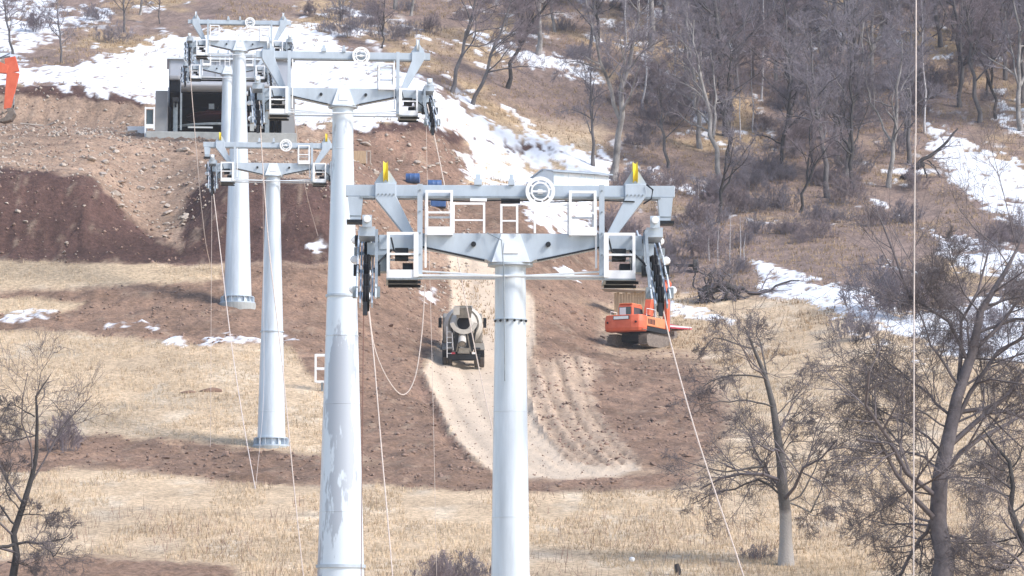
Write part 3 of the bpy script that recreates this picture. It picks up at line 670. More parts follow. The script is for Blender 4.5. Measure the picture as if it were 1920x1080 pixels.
    ty, tz = arm[-1]; sg = -1
    bk = MB().prism([(ty,tz),(ty+.45,tz+.05),(ty+.62,tz-.35),(ty+.35,tz-.85),(ty-.25,tz-1.0),(ty-.62,tz-.9),(ty-.1,tz-.62),(ty+.1,tz-.3)], -.45, .65, axis='x')
    bk = B(bk, 'bucket', 'track', bevel=.02)
    for i in range(5): B(MB().box(-.42+i*.25, -.32+i*.25, ty-.8, ty-.6, tz-.96, tz-.89), 'tooth', 'greymach', bk)
    B(MB().tube([(.1, arm[0][0]+.35, arm[0][1]-.1),(.1, ty+.45, tz+.3)], .06, 8), 'bucket_cylinder', 'greymach', ar)
    B(MB().bar((.1,ty+.45,tz+.3),(.1,ty+.4,tz+.0),.2,.09), 'bucket_link', 'dark', ar)
    B(MB().tube([(.32,boom[1][0],boom[1][1]+.3),(.34,boom[2][0],boom[2][1]+.3),(.34,arm[0][0],arm[0][1]+.25)], .035, 6), 'hose', 'dark', bo)
    return r
ex, ey, ez = G(1199, 654); 
excavator((ex, ey+.5, float(H0(ex, ey+.5))-.08), R(-27), 'orange excavator seen from behind on the earth below the shed', [(.9,1.6),(1.7,3.6),(3.0,4.6),(4.0,4.3)], [(4.35,4.9),(4.0,4.1),(4.1,1.5)])
e2 = W(20, 235, 276)
excavator((e2[0]-6.0, 276, float(H0(e2[0]-4, 276))), R(-90), 'orange excavator arm reaching in at the left edge', [(.9,1.7),(2.6,4.3),(4.6,4.9),(5.75,4.6)], [(5.9,5.5),(6.15,4.4),(5.75,1.7)], fat=1.45)

# ---------------------------------------------------------------- concrete mixer truck
tx, ty, tz = G(869, 690)
tk = empty('mixer_truck', (tx, ty+.4, float(H0(tx, ty))-.08), R(1.5), 'dusty cream concrete mixer truck driving up the dirt road', 'truck')
tk.rotation_euler[0] = math.atan((float(H0(tx, ty+6))-float(H0(tx, ty-1)))/7)
K = lambda m, n, k, par=tk, **kw: m.build(n, M[k], par, **kw)
def wheel(x0, x1, y, r=.53):
    c = (x0+x1)/2; hw = (x1-x0)/2
    wo = K(MB().lathe([(.3,-hw),(r-.06,-hw),(r,-hw+.05),(r,hw-.05),(r-.06,hw),(.3,hw)], 24, 'x', (c, y, r)), 'wheel', 'tyre', smooth=True)
    K(MB().lathe([(.05,-hw*.7),(.29,-hw*.8),(.29,hw*.8),(.05,hw*.7)], 16, 'x', (c, y, r)), 'rim', 'greymach', wo)
for y in (1.0, 2.4, 5.6):
    for s in (-1, 1):
        if y < 5: wheel(min(s*.66,s*.94), max(s*.66,s*.94), y); wheel(min(s*.97,s*1.25), max(s*.97,s*1.25), y)
        else: wheel(min(s*.95,s*1.25), max(s*.95,s*1.25), y)
for s in (-1, 1): K(MB().box(s*.42-.06, s*.42+.06, .1, 6.6, .85, 1.1), 'chassis_rail', 'dark')
for y in (1.0, 2.4): K(MB().tube([(-.9,y,.53),(.9,y,.53)], .12, 8), 'axle', 'dark')
K(MB().box(-1.0,1.0,.05,.2,.62,.92), 'rear_bumper', 'dark')
for s in (-1, 1):
    K(MB().box(s*.96-.3, s*.96+.3, .25, 3.1, 1.15, 1.19), 'mudguard', 'drum2')
    K(MB().box(s*.96-.27, s*.96+.27, .24, .26, .72, 1.145), 'mud_flap', 'rubber')
    K(MB().box(s*.62-.12, s*.62+.12, -.0, .05, .94, 1.05), 'tail_light', 'white' if s > 0 else 'red')
# drum about a tilted axis
dr = MB().lathe([(.42,-.05),(.52,0),(.62,.35),(1.0,1.25),(1.16,2.0),(1.17,2.7),(1.0,3.6),(.55,4.3),(.2,4.4)], 36, 'y')
dr = K(dr, 'drum', 'drum', smooth=True); dr.location = (0, .25, 2.78); dr.rotation_euler = (R(-11), 0, 0)
K(MB().lathe([(.10,-.08),(.40,-.08),(.40,-.052),(.10,-.052)], 20, 'y'), 'drum_mouth', 'rubber', dr)  # black disc stands in for the shaded inside of the open mouth
rg = MB()
n = 36; v = []; f = []
for j in range(n):
    a = 2*math.pi*j/n
    for rr, yy in ((.86,.8),(.93,.8),(.93,.95),(.86,.95)): v.append((rr*math.cos(a), yy, rr*math.sin(a)))
for j in range(n):
    for q in range(4): f.append((j*4+q, j*4+(q+1) % 4, ((j+1) % n)*4+(q+1) % 4, ((j+1) % n)*4+q))
K(rg.add(v, f), 'roller_ring', 'drum2', dr)
hp = K(MB().add([(-.42,-.35,3.15),(.42,-.35,3.15),(.42,.35,3.15),(-.42,.35,3.15),(-.55,-.5,3.78),(.5,-.5,3.78),(.5,.45,3.78),(-.55,.45,3.78),
    (-.36,-.3,3.17),(.36,-.3,3.17),(.36,.3,3.17),(-.36,.3,3.17),(-.48,-.44,3.781),(.43,-.44,3.781),(.43,.39,3.781),(-.48,.39,3.781)],
    [(0,1,5,4),(1,2,6,5),(2,3,7,6),(3,0,4,7),(0,3,2,1),(8,9,13,12),(9,10,14,13),(10,11,15,14),(11,8,12,15),(4,5,13,12),(5,6,14,13),(6,7,15,14),(7,4,12,15),(8,9,10,11)]), 'hopper', 'drum2')
K(MB().box(-.62,-.25,-.52,-.47,3.35,3.85), 'hopper_shield', 'drum', hp)
# discharge collar, legs and chute
K(MB().prism([(.84*math.sin(R(a)), 2.98-.80*math.cos(R(a))) for a in range(-80,81,16)] + [(.60*math.sin(R(a)), 2.98-.55*math.cos(R(a))) for a in range(80,-81,-16)], -.35, -.2), 'discharge_collar', 'drum')
for s in (-1, 1):
    K(MB().bar((s*.75,-.15,2.8),(s*.5,.1,1.1),.12,.12), 'drum_pedestal', 'dark'); K(MB().bar((s*.2,-.25,2.25),(s*.42,0,1.1),.08,.08), 'pedestal_strut', 'drum2')
K(MB().box(-.55,.55,.0,.14,1.1,2.3), 'pedestal_plate', 'dark')
ch = K(MB().tube([(-.08,.0,2.0),(-.10,-.75,1.62)], [.22,.25], 16, cap=False), 'chute', 'drum')
K(MB().tube([(-.08,-.05,1.97),(-.10,-.70,1.63)], [.17,.19], 16), 'chute_inside', 'drum2', ch)
K(MB().tube([(-.1,-.1,1.5),(-.3,.1,1.1)], .05, 6), 'chute_ram', 'greymach')
K(MB().box(-.30,.35,-.12,.0,1.0,1.32), 'water_pump', 'drum2')
K(MB().tube([(-1.0,-.1,2.6),(-.98,-.12,.75)], .03, 6), 'ladder_rail', 'white'); K(MB().tube([(-.72,-.1,2.7),(-.62,-.12,1.2)], .03, 6), 'ladder_rail', 'white')
for i in range(5): K(MB().tube([(-.98,-.11,1.0+i*.32),(-.70,-.11,1.0+i*.32)], .018, 5), 'ladder_rung', 'white')
K(MB().box(-1.0,1.0,.14,.6,1.2,1.26), 'rear_platform', 'dark')
cbm = K(MB().box(-1.2,1.2,5.0,6.7,.9,2.55), 'cab', 'drum2', bevel=.1); K(MB().box(-.8,.8,4.96,4.995,1.9,2.4), 'cab_window', 'glass', cbm)
for s in (-1, 1):
    mr = K(MB().box(s*1.36-.1, s*1.36+.1, 5.9, 5.98, 1.75, 2.35), 'mirror', 'dark', cbm); K(MB().bar((s*1.2,5.95,2.1),(s*1.3,5.95,2.1),.04), 'mirror_arm', 'dark', mr)

# ---------------------------------------------------------------- shed, shack, containers, odds and ends
gx, gy, gz = G(1078, 352); gy = 297; gx = W(1078, 352, gy)[0]; gz = float(H0(gx, gy))
sh = empty('site_shed', (gx, gy, gz-.2), R(26), 'pale blue and white site shed with low gable roof on the snow', 'shed')
S = lambda m, n, k, par=sh, **kw: m.build(n, M[k], par, **kw)
wl = S(MB().prism([(-2.4,0),(2.4,0),(2.4,1.75),(-2.4,1.75)], -1.1, 2.4), 'wall', 'shedwhite')
S(MB().prism([(-1.1,0),(2.4,0),(2.4,1.75),(.55,2.12),(-1.1,1.75)], -2.43, -2.402, axis='x'), 'gable', 'shed')  # bluer than the white front: shade put into the panel colour
for a in (-2.3, -1.1, .0, 1.15, 2.25): S(MB().box(a-.02,a+.02,-1.13,-1.102,.05,1.74), 'panel_joint', 'shed', wl)
wn = S(MB().box(-.15,1.0,-1.125,-1.104,.9,1.55), 'window', 'shed', wl); S(MB().box(.40,.45,-1.14,-1.126,.92,1.53), 'glazing_bar', 'white', wn)
S(MB().box(-2.41,-1.5,-1.125,-1.104,.05,1.6), 'door', 'shed', wl)
rf = S(MB().prism([(-1.35,1.76),(.55,2.13),(.55,2.20),(-1.35,1.83)], -2.6, 2.6, axis='x'), 'roof', 'shedroof')
S(MB().prism([(.551,2.13),(2.65,1.70),(2.65,1.77),(.551,2.20)], -2.6, 2.6, axis='x'), 'roof_slope', 'shedroof', rf)
S(MB().box(-2.62,2.62,-1.40,-1.352,1.74,1.85), 'fascia', 'shedroof', rf)

hx = W(1180, 560, 262); hzz = float(H0(hx[0], 262))
hh = W(1180, 549, 262)[2] - hzz
wk = empty('plank_shack', (hx[0], 262, hzz), R(-8), 'small raw plank shack with a sagging board roof behind the excavator', 'shack')
for i in range(12):
    MB().box(-1.05+i*.19, -.875+i*.19, -.02+.01*(i % 2), .02+.01*(i % 2), -.3, hh+.05*math.sin(i*2.1)).build('plank', M['wood'], wk)
for y in (0.06, 1.5):
    for x_ in (-1.0, 1.15): MB().box(x_-.05, x_+.05, y, y+.1, -.3, hh).build('post', M['woodold'], wk)
for i in range(4): MB().bar((-1.9,-.25+i*.55,hh+.30),(1.7,-.25+i*.55,hh+.06),.5,.05).build('roof_board', M['woodold'], wk)
bx_ = W(790, 345, 283); bz_ = float(H0(bx_[0], 283))
for i, (px, w_, h_, k, lb) in enumerate(((774,1.0,.75,'blue','dark blue barrel lying left of its pair on the rubble bank'),(815,1.0,.8,'blue','brighter blue drum beside the dark one on the rubble bank'))):
    q = W(px, 345, 283); o = MB().lathe([(.34,-.5),(.37,-.5),(.37,-.2),(.385,-.17),(.37,-.14),(.37,.14),(.385,.17),(.37,.2),(.37,.5),(.34,.5)], 20, 'x').build('barrel', M[k], None, smooth=True)
    o.location = (q[0], 283, float(H0(q[0], 283))+.36); o.rotation_euler[2] = R(6 if i else -4); tag(o, lb, 'barrel', 'blue barrels')
q = W(822, 372, 277)
o = empty('water_tank', (q[0], 277, float(H0(q[0], 277))), 0, 'blue plastic tank with a white side standing below the barrels', 'tank')
MB().box(-.55,.55,-.4,.4,0,.62).build('body', M['blue'], o, bevel=.05); MB().box(-.5,.5,-.35,.35,.621,.70).build('lid', M['shed'], o); MB().box(-.62,-.56,-.3,.3,.05,.6).build('side_plate', M['white'], o)
q = W(676, 318, 284)
o = empty('timber_crate', (q[0], 284, float(H0(q[0], 284))-.05), R(5), 'beige timber crate with pale frame at the foot of the cut bank', 'crate')
MB().box(-.62,.38,-.4,.4,0,.95).build('body', M['wood'], o)
for x_ in (.44,.72): MB().box(x_-.04,x_+.04,-.4,-.32,0,.98).build('frame_post', M['woodold'], o)
MB().box(.36,.76,-.41,-.33,.9,.981).build('frame_rail', M['woodold'], o)
# red barrier sheets right of the excavator
q = W(1268, 594, 258)
o = empty('red_barrier', (q[0], 258, float(H0(q[0], 258))), R(10), 'red and white plastic barrier strips lying in a heap right of the excavator', 'barrier')
for i in range(6):
    MB().bar((-.9+.1*i,-.5+.18*i,.12+.13*(i % 3)),(1.0,-.3+.15*i,.05+.1*(i % 2)),.18,.10).build('strip', M['red' if i % 2 == 0 else 'white'], o)
# white cage left of the tall tower
q = G(604, 735)
o = empty('steel_cage', (q[0], q[1], q[2]), 0, 'small white steel cage on a post beside the tall tower pole', 'cage')
m = MB()
for a in (-.35, .35):
    for b in (-.3, .3): m.box(a-.04,a+.04,b-.04,b+.04,.45,1.95)
    for z_ in (.45,1.15,1.87): m.box(a-.035,a+.035,-.26,.26,z_,z_+.09)
for b in (-.3,.3):
    for z_ in (.45,1.15,1.87): m.box(-.31,.31,b-.035,b+.035,z_,z_+.09)
m.build('frame', M['white'], o); MB().box(-.06,.06,-.06,.06,-.2,.45).build('post', M['greymach'], o)
# planks and logs by the left cut
for px, py, ln, a, lb in ((60,238,1.8,8,'long pale plank on the ledge, left of the three by the arm'),(90,238,1.5,-30,'short tilted plank on the ledge right of the excavator bucket'),(225,250,2.6,-6,'grey beam lying along the ledge left of the station')):
    p = G(px, py); o = MB().box(-ln/2, ln/2, -.12, .12, 0, .1).build('plank', M['woodold'], None); o.location = (p[0], p[1], p[2]+.05); o.rotation_euler = (0, R(a*.5), R(a)); tag(o, lb, 'plank', 'planks on the ledge')
p = G(258, 250); o = MB().box(-.75,.7,-.1,.1,-.1,.5).build('white_board', M['white'], None, bevel=.02); o.location = p; tag(o, 'white board lying on the ledge just left of the station', 'board')
p = G(1185, 1053); o = MB().lathe([(.02,0),(.09,.02),(.12,.1),(.10,.17),(.03,.2)], 14).build('marker_stone', M['white'], None, smooth=True); o.location = p; tag(o, 'small round white marker in the grass right of the nearest pole', 'marker')
p = G(1270, 1078); o = MB().tube([(0,0,-.2),(.02,.0,.2),(-.03,.02,.42)], [.14,.13,.09], 9).build('tree_stump', M['barkdark'], None); o.location = p; tag(o, 'short dark stump in the grass at the bottom edge', 'stump')

# ---------------------------------------------------------------- ropes
def rope(pts, r, label, k='rope', g='loose ropes of the lift'):
    P3 = np.array([W(*p) for p in pts]); t = np.linspace(0, len(P3)-1, len(P3)*8-7)
    # Catmull-Rom through the points
    Q = np.vstack([2*P3[0]-P3[1], P3, 2*P3[-1]-P3[-2]]); out = []
    for s in t:
        i = min(int(s), len(P3)-2); u = s-i; p0, p1, p2, p3 = Q[i:i+4]
        out.append(.5*((2*p1)+(-p0+p2)*u+(2*p0-5*p1+4*p2-p3)*u*u+(-p0+3*p1-3*p2+p3)*u**3))
    o = MB().tube(out, r, 6).build('rope', M[k], None, smooth=True); return tag(o, label, 'rope', g)
rope([(688,560,79),(700,660,78.8),(716,850,78.5),(737,1090,78),(752,1290,78)], .013, 'pale rope running down from the left sheaves of the nearest tower')
rope([(690,560,79),(702,650,79),(728,712,79.2),(756,740,79.4),(778,708,79.5),(791,625,79.6),(797,532,79.6)], .011, 'pale rope hanging in a loop under the nearest tower')
rope([(682,560,79.2),(680,760,79.2),(677,1090,79),(676,1400,79)], .009, 'thin rusty rope dropping straight beside the tall tower pole', 'ropedark')
rope([(1238,556,79),(1262,660,78.7),(1312,835,78.3),(1396,1085,78),(1440,1230,78)], .014, 'pale rope slanting down from the right sheaves of the nearest tower')
rope([(801,195,132),(830,330,132),(862,505,132),(900,700,132.5),(930,830,133),(975,1010,133.5),(1010,1140,134)], .02, 'pale rope from the right of the tall tower crossing behind the mixer truck line')
rope([(799,215,132.5),(801,330,132.5),(806,520,132.5),(812,760,132.5),(820,1140,134)], .008, 'very thin rope hanging right of the tall tower')
rope([(486,190,132),(492,300,132),(505,470,132),(530,690,132),(550,900,132),(570,1090,132),(578,1150,132)], .02, 'pale rope hanging left of the tall tower past the shorter one')
g0 = ground_at(396, 503)
rope([(355,118,226),(364,230,227),(374,350,229),(385,450,232),(396,503,g0)], .024, 'pale rope dropping to the terrace left of the station towers')
rope([(397,352,187),(397,430,187),(396,560,187),(395,800,187),(394,838,187)], .010, 'thin grey rope under the left sheaves of the shorter tower')
g1 = ground_at(479, 918)
rope([(399,352,187),(413,470,186),(432,630,183),(456,790,178),(479,918,g1)], .022, 'pale rope from the shorter tower down to the grass')
rope([(493,300,187.0),(494,520,187),(494,745,182),(479,918,g1)], .008, 'thin rope joining the slanting rope at its foot')
g2 = ground_at(596, 442)
rope([(547,190,227),(558,260,228),(574,360,233),(596,442,g2)], .022, 'pale rope falling right of the station to the snow heap')
rope([(1718,-120,46),(1717,250,46),(1716,265,46),(1714,560,46),(1713,1100,46),(1713,1950,46)], .0085, 'taut beige cable running straight up the right side', g='cables')
# ---------------------------------------------------------------- bare trees
def resample(P, k):
    P = np.asarray(P, float); s = np.r_[0, np.cumsum(np.linalg.norm(np.diff(P, axis=0), axis=1))]
    t = np.linspace(0, s[-1], k); return np.stack([np.interp(t, s, P[:, i]) for i in range(3)], 1)
def sprout(P, Rr, m, k, ang, fac, up, rmul, g, t0=.3, wig=.25, rmin=.006, rmax=9., lmin=0):
    """m children on each parent polyline P (n,q,3)"""
    n, q, _ = P.shape; Lp = np.linalg.norm(np.diff(P, axis=1), axis=2).sum(1)
    t = t0 + (1-t0)*(np.arange(m)[None]+g.random((n, m)))/m*.98
    s = t*(q-1); i = np.minimum(s.astype(int), q-2); f = (s-i)[..., None]
    I = np.arange(n)[:, None]
    pos = P[I, i]*(1-f) + P[I, i+1]*f; tan = P[I, i+1]-P[I, i]; tan /= np.linalg.norm(tan, axis=2, keepdims=True)+1e-9
    rad = Rr[I, i]*(1-f[..., 0]) + Rr[I, i+1]*f[..., 0]
    rv = g.normal(size=pos.shape); pe = np.cross(tan, rv); pe /= np.linalg.norm(pe, axis=2, keepdims=True)+1e-9
    a = np.radians(g.normal(ang, 13, (n, m)))[..., None]
    d = tan*np.cos(a) + pe*np.sin(a); d[..., 2] += up; d /= np.linalg.norm(d, axis=2, keepdims=True)
    L = np.maximum(Lp[:, None]*fac*(1.15-.6*t)*g.uniform(.6, 1.25, (n, m)), lmin)
    pos = pos.reshape(-1, 3); d = d.reshape(-1, 3); L = L.ravel(); r0 = np.clip(rad.ravel()*rmul, rmin, rmax)
    pts = [pos]; cur = d
    for j in range(k-1):
        cur = cur + g.normal(0, wig, cur.shape); cur[:, 2] += up*.25; cur /= np.linalg.norm(cur, axis=1, keepdims=True)
        pts.append(pts[-1] + cur*(L/(k-1))[:, None])
    Q = np.stack(pts, 1); tp = np.linspace(1, .35, k)[None]
    return Q, np.maximum(r0[:, None]*tp, rmin*.6)
def tubes(P, Rr, n):
    """(b,k,3) polylines -> vertices, quads with n sides"""
    b, k, _ = P.shape; ax = P[:, -1]-P[:, 0]; ax /= np.linalg.norm(ax, axis=1, keepdims=True)+1e-9
    ref = np.where(np.abs(ax[:, 2:3]) > .8, np.array([[1., .2, 0]]), np.array([[.1, .2, 1.]]))
    u = np.cross(ax, ref); u /= np.linalg.norm(u, axis=1, keepdims=True)+1e-9; v = np.cross(ax, u)
    th = 2*np.pi*np.arange(n)/n
    ring = u[:, None, None]*np.cos(th)[None, None, :, None] + v[:, None, None]*np.sin(th)[None, None, :, None]
    V = (P[:, :, None] + ring*Rr[:, :, None, None]).reshape(-1, 3)
    base = (np.arange(b)*k*n)[:, None, None] + (np.arange(k-1)*n)[None, :, None]
    j = np.arange(n)[None, None]; j2 = (j+1) % n
    F = np.stack([base+j, base+j2, base+n+j2, base+n+j], -1).reshape(-1, 4)
    return V, F
def join(parts):
    vs, fs, o = [], [], 0
    for v, f in parts: vs.append(v); fs.append(f+o); o += len(v)
    return np.vstack(vs), np.vstack(fs)
def tree_meshes(limbs, g, spec, bark, twig, nm=('trunk', 'crown')):
    """limbs: list of (points, r0, r1); spec: child levels. returns (trunk object, crown object)"""
    k0 = 10; P = np.array([resample(l[0], k0) for l in limbs])
    P[:, 1:-1] += g.normal(0, 1, P[:, 1:-1].shape)*np.minimum(.11, np.array([l[1] for l in limbs])*.6)[:, None, None]
    Rr = np.array([np.linspace(1, 0, k0)**.8*(l[1]-l[2])+l[2] for l in limbs])
    # a flared foot on the trunk
    Rr[0, 0] *= 1.35
    tr = [tubes(P, Rr, 8)]; cr = []; cur, cr_r = P, Rr
    if spec[0].get('skip0'): cur, cr_r = P, Rr
    for li, s in enumerate(spec):
        a = {q: s[q] for q in s if q in ('m','k','ang','fac','up','rmul','t0','wig','rmin','rmax','lmin')}
        cur, cr_r = sprout(cur, cr_r, g=g, **a)
        (tr if s.get('wood') else cr).append(tubes(cur, cr_r, s.get('n', 3)))
    t = npmesh(nm[0], *join(tr), bark); c = npmesh(nm[1], *join(cr), twig)
    return t, c
def trunk_line(h, lean, g, n=8, wob=.05):
    z = np.linspace(0, h, n); P = np.stack([lean[0]*z/h + wob*h*np.cumsum(g.normal(0, .22, n)), lean[1]*z/h + wob*h*np.cumsum(g.normal(0, .22, n)), z], 1)
    P[0] = (0, 0, -.4); return P
FOREST = []
for i in range(8):
    g = np.random.default_rng(100+i); h = 11.5 + 2*(i % 3)
    tl = trunk_line(h, (g.normal(0, .7), g.normal(0, .5)), g)
    limbs = [(tl, .20 + .04*(i % 3), .03)]
    if i % 2:                                   # forked
        q = tl[2]; e = q + np.array((g.choice((-1, 1))*h*.26, g.normal(0, 1), h*.55)); limbs.append((np.array([q, (q+e)/2+g.normal(0, .4, 3), e]), .14, .025))
    spec = [dict(m=10 if i % 2 else 15, k=6, ang=54, fac=.42, up=.22, rmul=.55, t0=.28, n=5, wood=1, wig=.2, rmin=.02),
            dict(m=8, k=5, ang=45, fac=.48, up=.12, rmul=.6, n=3, rmin=.016), dict(m=8, k=4, ang=45, fac=.55, up=.1, rmul=.65, rmin=.011),
            dict(m=8, k=3, ang=42, fac=.65, up=.1, rmul=.7, rmin=.009)]
    t, c = tree_meshes(limbs, g, spec, M[('bark','barkpale','bark','barkdark')[i % 4]], M['twig' if i % 3 else 'twigred'])
    FOREST.append((t.data, c.data, h)); bpy.data.objects.remove(t); bpy.data.objects.remove(c)
# slim birches
for i in range(2):
    g = np.random.default_rng(140+i); h = 10.; tl = trunk_line(h, (g.normal(0, .4), 0), g, wob=.02)
    t, c = tree_meshes([(tl, .085, .02)], g, [dict(m=16, k=5, ang=38, fac=.2, up=.3, rmul=.4, t0=.4, n=3, wig=.15, rmin=.012), dict(m=6, k=4, ang=40, fac=.5, up=.1, rmul=.6, rmin=.009), dict(m=5, k=3, ang=40, fac=.55, up=0, rmul=.7, rmin=.007)], M['birch'], M['twigred'])
    FOREST.append((t.data, c.data, h)); bpy.data.objects.remove(t); bpy.data.objects.remove(c)
def plant_tree(loc, proto, s, rz, lean, label, group, name='bare_tree', cat='tree'):
    r = empty(name, loc, 0, label, cat, group); r.rotation_euler = (lean[1], lean[0], rz); r.scale = (s, s, s)
    for nm, me in (('trunk', proto[0]), ('crown', proto[1])):
        o = bpy.data.objects.new(nm, me); C.objects.link(o); o.parent = r
    return r
# trees one can pick out: base pixel, top row, prototype, lean to the right (rad), label
PICK = [
 (24,104,-40,0,-.16,'grey trunk leaning left behind the excavator arm at the left edge'),
 (116,118,-15,4,.05,'upright bare tree standing on the snow at the upper left'),
 (234,62,-70,2,-.03,'thick trunked bare tree above the snow at the upper left'),
 (300,44,-40,6,0,'slim bare tree just right of the thick trunk above the snow'),
 (262,30,-120,1,.05,'bare tree behind the thick trunk at the top left'),
 (640,40,-60,5,0,'bare tree at the top edge between the towers and the snow'),
 (716,92,-10,3,.0,'low spreading bare tree above the snow behind the tall tower beam'),
 (770,30,-140,1,.1,'bare tree at the top edge right of the tall tower'),
 (846,172,-70,0,.28,'dark bare tree leaning right above the snow bank, leftmost of three'),
 (886,196,-30,6,.30,'pale thin trunk leaning right, middle of three above the snow bank'),
 (950,166,-80,3,.18,'dark bare tree leaning right, rightmost of three above the snow bank'),
 (1148,338,-60,1,.08,'tall forked tree rising right behind the site shed'),
 (1112,312,110,4,-.02,'slender sapling just left of the tall forked tree by the shed'),
 (1205,205,-40,9,.1,'pale birch with a bent limb behind the forked tree'),
 (1280,190,-60,0,.18,'dark twisting trunk leaning right on the leafy slope'),
 (1330,215,-40,6,.05,'thin grey tree right of the dark twisting trunk'),
 (1366,300,70,3,.0,'bare tree with dark branches above the birch stems'),
 (1388,262,90,8,0,'white birch stem standing straight in the wood'),
 (1412,250,80,9,.02,'thinner white birch stem right of the straight one'),
 (1345,420,215,7,.1,'greyish bare tree beside the right end of the near tower beam'),
 (1500,395,215,3,.12,'low dark tree with long sideways branches in mid slope'),
 (1552,372,60,4,.04,'pale thick twin trunk in the middle of the right wood'),
 (1585,330,40,1,.1,'grey trunk leaning right of the pale twin trunk'),
 (1695,262,10,2,.0,'straight grey trunk left of the vertical cable'),
 (1735,250,-10,9,.02,'birch stem just right of the vertical cable'),
 (1480,190,-70,7,.03,'bare tree in the upper wood above the twin trunk'),
 (1640,180,-90,5,.02,'bare tree in the upper wood left of the cable'),
 (1800,200,-60,6,-.03,'bare tree in the bluish upper right of the wood'),
 (1885,150,-80,4,.03,'bare tree in the upper right corner'),
 (1040,60,-130,5,.05,'bare tree at the top edge above the snow stripe'),
 (1120,80,-120,7,-.05,'bare tree at the top edge right of the snow stripe'),
]
for i, (px, py, top, k, ln, lb) in enumerate(PICK):
    p = G(px, py, .1); pr_ = FOREST[k]; hm = (py-top)/FPX*p[1]
    plant_tree(p, pr_, hm/pr_[2]*1.02, R(random.uniform(0, 360)) if abs(ln) < .1 else 0, (ln, 0), lb, 'trees picked out on the slope')
placed = [(a[0], a[1]) for a in PICK]
LOOK = ['dark slender bare tree','pale forked bare tree','tall straight grey tree','dark forked bare tree','small slender bare tree','grey forked bare tree','tall pale trunked tree','black barked forked tree','white birch','thin birch']
def zone(px, py):
    if px > 1720: return 'in the bluish wood right of the vertical cable' if py > 60 else 'high in the wood at the upper right corner'
    if px > 1400: return 'in the middle of the right hand wood' if py > 120 else 'near the top edge of the right hand wood' if py > 0 else 'along the top right edge'
    if px > 1000: return 'behind the near tower beam on the leafy slope' if py > 100 else 'at the top edge above the snow stripe'
    return 'at the top edge above the tall tower'
tries = 0; cnt = 0
while cnt < 150 and tries < 9000:
    tries += 1; px = random.uniform(600, 2150); py = random.uniform(-160, 360)
    if px < 1000 and py > 20: continue
    if px < 1250 and py > 130: continue
    if py > 250 and px > 1720: continue
    if any(abs(px-a)*1.0+abs(py-b)*.8 < 30 for a, b in placed): continue
    placed.append((px, py)); cnt += 1
    p = G(px, py, .1); k = random.choice((0,1,2,3,4,5,6,7,0,2,5,8)); s = random.uniform(.7, 1.15)
    plant_tree(p, FOREST[k], s, R(random.uniform(0, 360)), (random.gauss(0.05, .06), random.gauss(0, .04)), LOOK[k] + ' ' + zone(px, py), 'bare trees of the wood')
# bushes of thin purple brown shoots
BUSH = []
for i in range(4):
    g = np.random.default_rng(200+i); limbs = []
    for q in range(26):
        a = g.uniform(0, 6.28); b_ = g.uniform(0, 1.5); r_ = g.uniform(.1, .7); cx, cy = b_*math.cos(a), b_*math.sin(a); a += g.normal(0, .6); limbs.append((np.array([(cx, cy, -.1), (cx+r_*.5*math.cos(a), cy+r_*.5*math.sin(a), .6), (cx+r_*1.2*math.cos(a), cy+r_*1.2*math.sin(a), g.uniform(.9, 2.2)*(1.15-.35*b_))]), .013, .006))
    t, c = tree_meshes(limbs, g, [dict(m=7, k=4, ang=34, fac=.45, up=.3, rmul=.7, t0=.08, rmin=.008), dict(m=6, k=3, ang=35, fac=.55, up=.25, rmul=.7, rmin=.009), dict(m=5, k=3, ang=38, fac=.6, up=.15, rmul=.8, rmin=.008)], M['twig'], M['twigred' if i % 2 else 'twig'], ('stems', 'shoots'))
    BUSH.append((t.data, c.data)); bpy.data.objects.remove(t); bpy.data.objects.remove(c)
def bush(loc, k, s, label, group):
    r = empty('shrub', loc, R(random.uniform(0, 360)), label, 'shrub', group); r.scale = (s*random.uniform(.9,1.3), s*random.uniform(.9,1.3), s)
    for nm, me in (('stems', BUSH[k][0]), ('shoots', BUSH[k][1])):
        o = bpy.data.objects.new(nm, me); C.objects.link(o); o.parent = r
for px, py, s, lb in ((815,1108,.6,'grey twiggy shrub at the bottom edge left of the nearest pole'),(880,1100,.6,'smaller twiggy shrub touching the foot of the nearest pole view'),(285,868,.0,''),(118,850,.8,'hazy grey shrub on the earth strip by the left tree'),
      (1640,585,1.7,'large purple brown shrub on the snow streaks left of the cable'),(1700,600,1.4,'purple brown shrub right of the large one near the cable'),(1600,640,1.0,'small shrub below the large purple one'),(1420,1050,.35,'low reddish tuft standing in for the shadow at the gnarled tree foot')):  # last entry, a tuft, stands in for the gnarled tree's shadow
    if s: bush(G(px, py, .05), random.randrange(4), s, lb, 'shrubs one can pick out')
def szone(px, py):
    if py > 430: return 'among the snow streaks low on the right slope'
    if px > 1720: return 'right of the vertical cable'
    if px > 1420: return 'under the trees left of the vertical cable'
    return 'on the leafy slope above the near tower beam'
cnt = 0
while cnt < 165:
    px = random.uniform(1130, 2050); py = random.uniform(-60, 700)
    if py > 520 and px < 1520: continue
    if py > 600 and px < 1750: continue
    if px > 1730 and 225 < py < 440: continue
    if px > 1400 and 480 < py < 700 and random.random() < .72: continue
    if random.random() > .35 + .65*(vn(np.array(px*.012), np.array(py*.02), 5) > .45): continue
    cnt += 1; s_ = random.uniform(.45, 1.15); bush(G(px, py, .05), random.randrange(4), s_, ('small','mid sized','large')[int(min(2, (s_ - .45)/.24))] + ' leafless purple grey shrub ' + szone(px, py), 'shrubs over the right slope')
